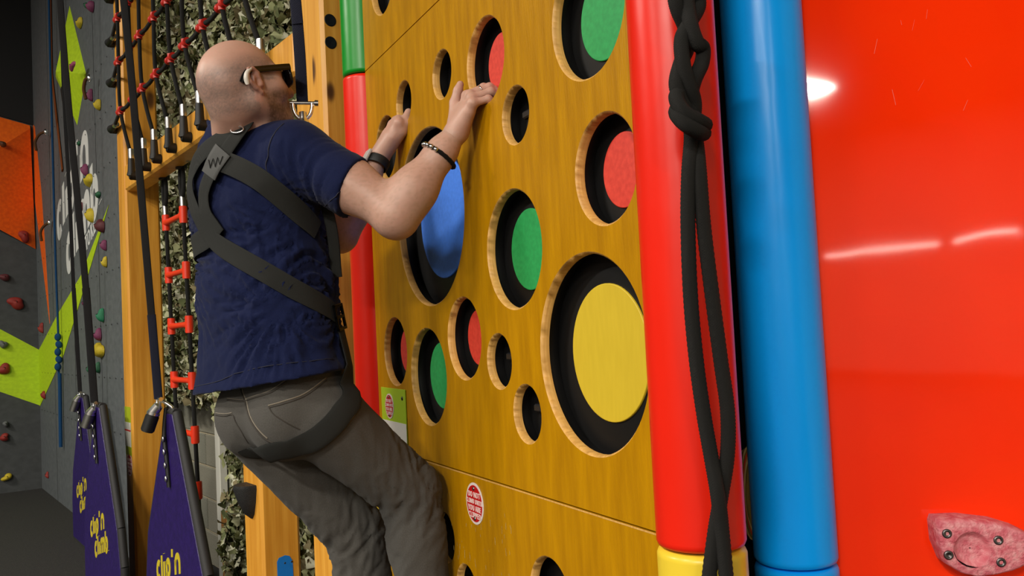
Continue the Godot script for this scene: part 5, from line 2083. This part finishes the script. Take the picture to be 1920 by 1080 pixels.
	var straps := [
		[[[464, 238], [452, 250], [436, 272], [420, 295], [406, 312]], 0.036], [[[418, 303], [450, 316], [490, 338], [530, 370], [565, 404], [592, 432]], 0.048],
		[[[404, 318], [393, 340], [386, 365], [388, 392], [400, 420], [408, 432]], 0.04], [[[452, 246], [420, 262], [392, 280], [372, 304], [362, 335], [362, 368], [372, 400], [388, 430], [410, 455], [450, 482], [500, 512], [550, 542], [596, 568], [626, 590]], 0.044],
		[[[412, 414], [400, 432], [388, 450]], 0.05]]
	var left_hit := func(p: Vector3) -> Vector3: return shirt_f.meet(p - right * 0.6, right)
	for a in straps:
		var ps := over(shirt_f, a[0])
		if a[0][0][0] == 464:
			ps.push_front(chest_hit.call(neck + right * 0.07 + Vector3(0, -0.06, 0)))
			ps.push_front(chest_hit.call(neck + right * 0.075 + Vector3(0, -0.14, 0)))
		if a[0][0][0] == 412:
			ps.append(left_hit.call(chest.lerp(waist, 0.5) - facing * 0.06 + Vector3(0, 0.0, 0)))
			ps.append(left_hit.call(chest.lerp(waist, 0.68) - facing * 0.02))
			ps.append(left_hit.call(chest.lerp(waist, 0.85) + facing * 0.03))
		part("strap", ribbon(shirt_f, ps, a[1], 0.0024, 0.0055), web, harness)
	for y in [0.0, -0.16]:
		var ps := []
		for k in 7:
			ps.append(chest_hit.call(chest + right * (0.13 - 0.043 * k) + Vector3(0, y + 0.03, 0)))
		part("chest_strap", ribbon(shirt_f, ps, 0.044, 0.0024, 0.0055), web, harness)
	var plate := ribbon(shirt_f, over(shirt_f, [[424, 284], [414, 300], [405, 316], [398, 331]]), 0.056, 0.004, 0.0085)
	part("back_plate", plate, paint("back plate", Color(0.165, 0.168, 0.16), 0.65), harness, "stitched junction patch between the shoulder blades")
	for q in [[[[400, 302], [403, 318], [408, 300], [412, 316], [416, 298], [420, 312], [425, 296]], 0.0]]:
		var s := Shape.new()
		var ps := []
		for p in over(shirt_f, q[0]):
			ps.append(p + shirt_f.slope(p) * 0.0135)
		s.tube(ps, 0.0011, 6)
		part("bar_tack", s, paint("tack thread", Color(0.11, 0.11, 0.105), 0.7), harness)
	# loop round the right thigh, up to the hip buckle
	var loop := over(jean_f, [[658, 700], [656, 735], [640, 775], [614, 805], [584, 826], [545, 840], [510, 846], [482, 846], [462, 838]])
	loop.push_front(shirt_f.meet(eye, sight(650, 660)))
	loop.push_front(shirt_f.meet(eye, sight(634, 612)))
	var strap := Shape.new()
	strap = thigh_strap(jean_f, shirt_f, loop, 0.05)
	part("leg_loop", strap, web, harness)
	var bk := shirt_f.meet(eye, sight(628, 596))
	if bk != Vector3.INF:
		var nb := shirt_f.slope(bk)
		var buckle := Shape.new()
		var bz := Basis.looking_at(-nb, (pt(650, 640, 2.0) - pt(610, 575, 2.0)).normalized())
		buckle.t = Transform3D(bz, bk + nb * 0.012)
		for e in [[-0.026, -0.03, -0.019, 0.03], [0.019, -0.03, 0.026, 0.03], [-0.026, -0.03, 0.026, -0.023], [-0.026, 0.023, 0.026, 0.03], [-0.026, -0.004, 0.026, 0.003]]:
			buckle.box(Vector3(e[0], e[1], -0.003), Vector3(e[2], e[3], 0.003), 0.0008)
		part("buckle", buckle, metal("black buckle", Color(0.06, 0.06, 0.06), 0.4), harness, "black steel adjuster buckle")
	# loose strap end hanging in front of the chest
	var tail := Shape.new()
	var tp := [pt(612, 385, 1.99), pt(620, 420, 1.99), pt(626, 460, 1.995), pt(629, 500, 2.0), pt(631, 520, 2.0)]
	tail.tube(curve(tp, 5), 0.0135, 10, true, 0.35, cam_basis.x)
	part("strap_end", tail, web, harness)
	var sb := Shape.new()
	var shoulder := shirt_f.meet(eye, sight(450, 249))
	if shoulder != Vector3.INF:
		var ns := shirt_f.slope(shoulder)
		var ring := []
		var ux := ns.cross(cam_basis.y).normalized()
		var uy := ux.cross(ns)
		for k in 13:
			var a := TAU * k / 12.0
			ring.append(shoulder + ns * 0.012 + ux * cos(a) * 0.016 + uy * sin(a) * 0.009)
		sb.tube(ring, 0.002, 6, false)
		part("shoulder_ring", sb, metal("polished steel", Color.WHITE, 0.22), harness)

	# ---- sunglasses
	var glasses := Node3D.new()
	glasses.name = "sunglasses"
	root.add_child(glasses)
	glasses.set_meta("label", "black framed sunglasses")
	var shiny := paint("black acetate", Color(0.012, 0.012, 0.012), 0.2)
	for s in [-1, 1]:
		var arm := Shape.new()
		arm.tube(curve([hp.call(s * 0.083, -0.006, -0.034), hp.call(s * 0.083, 0.008, -0.022), hp.call(s * 0.083, 0.021, -0.006), hp.call(s * 0.08, 0.022, 0.02), hp.call(s * 0.077, 0.022, 0.06), hp.call(s * 0.074, 0.021, 0.104)], 4), [0.005, 0.0055, 0.006, 0.0065, 0.007, 0.007, 0.0072, 0.0074, 0.0074, 0.0074, 0.0074, 0.0074, 0.0074, 0.0074, 0.0074, 0.0076, 0.0076, 0.0078, 0.008, 0.008, 0.008], 10, true, 0.45, hu)
		part("temple_arm", arm, shiny, glasses)
		var rim := Shape.new()
		var ring := []
		for k in 25:
			var a := TAU * k / 24.0
			var cx := signf(cos(a)) * pow(absf(cos(a)), 0.7) * 0.029
			var cy := signf(sin(a)) * pow(absf(sin(a)), 0.7) * 0.022
			ring.append(hp.call(s * 0.036 + cx, 0.004 + cy, 0.108 - absf(s * 0.036 + cx) * 0.06))
		rim.tube(ring, 0.0038, 8, false)
		part("rim", rim, shiny, glasses)
		var lens := Shape.new()
		lens.face(ring.slice(0, 24) if s > 0 else ring.slice(0, 24))
		part("lens", lens, paint("dark lens", Color(0.015, 0.015, 0.02), 0.05), glasses)
	var bridge := Shape.new()
	bridge.tube(curve([hp.call(-0.009, 0.01, 0.109), hp.call(0, 0.014, 0.113), hp.call(0.009, 0.01, 0.109)], 4), 0.0035, 8)
	part("bridge", bridge, shiny, glasses)
	# ---- hearing aid behind the ear
	var aid := Shape.new()
	aid.tube(curve([hp.call(0.094, -0.016, -0.024), hp.call(0.096, 0.0, -0.024), hp.call(0.0945, 0.014, -0.017), hp.call(0.091, 0.0235, -0.004)], 5), [0.0035, 0.0048, 0.0056, 0.006, 0.006, 0.006, 0.006, 0.0058, 0.0056, 0.0052, 0.005, 0.0046, 0.0042, 0.004, 0.0036, 0.003], 10)
	part("hearing_aid", aid, paint("white shell", Color(0.82, 0.8, 0.76), 0.35), root, "white shell behind the right ear")
	# ---- wristwatch
	var watch := Node3D.new()
	watch.name = "wristwatch"
	root.add_child(watch)
	watch.set_meta("label", "black strapped watch on the left wrist")
	var wd := (lw - le).normalized()
	var wc := pt(708, 306, 2.325)
	var w1 := (hole_along - wd * hole_along.dot(wd)).normalized()
	var w2 := wd.cross(w1)
	var band := Shape.new()
	var rows := []
	for e in [[-0.012, 0.0], [-0.011, 0.0025], [0.011, 0.0025], [0.012, 0.0]]:
		var row := []
		for k in 28:
			var a := TAU * k / 28.0
			row.append(wc + wd * e[0] + w1 * cos(a) * (0.033 + e[1]) + w2 * sin(a) * (0.0285 + e[1]))
		rows.append(row)
	band.sheet(rows, true)
	part("strap", band, paint("watch strap", Color(0.03, 0.03, 0.03), 0.6), watch)
	var dirs := [w1, -w1, w2, -w2]
	var best: Vector3 = w1
	for d in dirs:
		if d.dot(-cam_basis.x + Vector3(0, 0.5, 0)) > best.dot(-cam_basis.x + Vector3(0, 0.5, 0)):
			best = d
	var face := Shape.new()
	face.t = Transform3D(Basis(wd.cross(best).normalized(), wd, best).orthonormalized(), wc + best * 0.036)
	face.box(Vector3(-0.017, -0.019, -0.006), Vector3(0.017, 0.019, 0.004), 0.003)
	part("case", face, paint("watch case", Color(0.82, 0.82, 0.83), 0.25, 0.3), watch)
	# ---- bracelet
	var bracelet := Node3D.new()
	bracelet.name = "bracelet"
	root.add_child(bracelet)
	bracelet.set_meta("label", "dark braided bracelet with silver beads on the right forearm")
	var bd := (rw - re).normalized()
	var bc := re.lerp(rw, 0.7)
	var tilt := bd
	var b1 := tilt.cross(cam_basis.z).normalized()
	var b2 := tilt.cross(b1).normalized()
	var loop_ps := []
	for k in 41:
		var a := TAU * k / 40.0
		var dir := b1 * cos(a) + b2 * sin(a)
		var hit := arm_r.meet(bc + dir * 0.09, -dir, 0.2)
		loop_ps.append((hit if hit != Vector3.INF else bc + dir * 0.037) + dir * 0.003)
	var bs := Shape.new()
	var rr := []
	for k in 41:
		rr.append(0.0042 + 0.0008 * (k % 2))
	bs.tube(loop_ps, rr, 8, false)
	part("braid", bs, woven("braid", Color(0.025, 0.022, 0.02), 200.0, 0.1), bracelet)
	var shown := []
	for k in 40:
		if (loop_ps[k] - bc).dot(cam_basis.z) > 0.0:
			shown.append(loop_ps[k])
	shown.sort_custom(func(p, q): return p.dot(cam_basis.x) < q.dot(cam_basis.x))
	for k in mini(9, shown.size()):
		if k % 2 == 0:
			var bead := Shape.new()
			bead.ball(shown[k] + cam_basis.z * 0.002, Vector3.ONE * 0.0058)
			part("bead", bead, metal("silver bead", Color(0.8, 0.8, 0.8), 0.25), bracelet)
	# ---- ring
	var rg := Shape.new()
	if ring_bone.size() == 2:
		var ra: Vector3 = ring_bone[0]
		var rb: Vector3 = ring_bone[1]
		var d := (rb - ra).normalized()
		var m := ra.lerp(rb, 0.55)
		var u := d.cross(Vector3.UP).normalized()
		var w := d.cross(u)
		var ps := []
		for k in 21:
			var a := TAU * k / 20.0
			ps.append(m + (u * cos(a) + w * sin(a)) * 0.0106)
		rg.tube(ps, 0.0017, 6, false)
		part("finger_ring", rg, metal("ring silver", Color(0.8, 0.78, 0.74), 0.2), root, "silver ring")
	# ---- shoes, toes in the lower holes
	for a in [rank, lank]:
		var shoe := Node3D.new()
		shoe.name = "shoe"
		root.add_child(shoe, true)
		var sf := Field.new(a - Vector3(0.3, 0.16, 0.3), a + Vector3(0.3, 0.1, 0.3), 0.008)
		var heel: Vector3 = a + Vector3(0, -0.075, 0) - hole_away * 0.05
		var toe: Vector3 = a + Vector3(0, -0.08, 0) + hole_away * 0.12
		var sw := hole_along
		sf.limb(heel, toe, Vector2(0.036, 0.03), Vector2(0.042, 0.024), sw, 0.02)
		sf.cap(heel + Vector3(0, 0.01, 0), a + Vector3(0, 0.02, 0), 0.036, 0.042, 0.03)
		sf.cap(a + Vector3(0, -0.02, 0), toe + Vector3(0, 0.005, 0), 0.036, 0.026, 0.03)
		sf.cut(a + Vector3(0, 0.035, 0), Vector3.UP, 0.2)
		sf.cut(a + Vector3(0, -0.098, 0), Vector3.DOWN, 0.4)
		var up := Shape.new()
		sf.mesh(up)
		part("upper", up, paint("shoe upper", Color(0.12, 0.12, 0.125), 0.7), shoe)
		var sole := Shape.new()
		var out := PackedVector2Array()
		for k in 24:
			var t := TAU * k / 24.0
			out.append(Vector2(cos(t) * 0.13 + 0.035, sin(t) * (0.043 + 0.004 * cos(t))))
		sole.t = Transform3D(Basis(hole_away, -hole_along, Vector3.UP) if Basis(hole_away, -hole_along, Vector3.UP).determinant() > 0 else Basis(hole_away, hole_along, Vector3.UP), a + Vector3(0, -0.122, 0))
		sole.extrude(out, 0.0, 0.026, 0.004)
		part("sole", sole, paint("shoe sole", Color(0.6, 0.58, 0.55), 0.7), shoe)

# the leg loop passes from the shirt's side onto the jeans
func thigh_strap(jf: Field, tf: Field, path: Array, width: float) -> Shape:
	var s := Shape.new()
	var rows := []
	var ps := []
	for p in path:
		if p != Vector3.INF:
			ps.append(p)
	var line := curve(ps, 5)
	var last_n := Vector3.ZERO
	for k in line.size():
		var p: Vector3 = line[k]
		var on_jeans := absf(jf.value(p)) < absf(tf.value(p))
		var f := jf if on_jeans else tf
		p = f.settle(p)
		var nn := f.slope(p)
		if last_n != Vector3.ZERO:
			nn = (nn + last_n).normalized()
		last_n = nn
		var tg: Vector3 = (line[mini(k + 1, line.size() - 1)] - line[maxi(k - 1, 0)]).normalized()
		var sd := tg.cross(nn).normalized()
		var low := []
		var top := []
		for q in 7:
			var c := p + sd * (q / 6.0 - 0.5) * width
			var e := f.settle(c)
			var rise := maxf((e - c).dot(nn), -0.008)
			low.append(c + nn * (rise + 0.006))
			top.append(c + nn * (rise + 0.009))
		low.reverse()
		rows.append(top + low)
	s.sheet(rows, true)
	return s
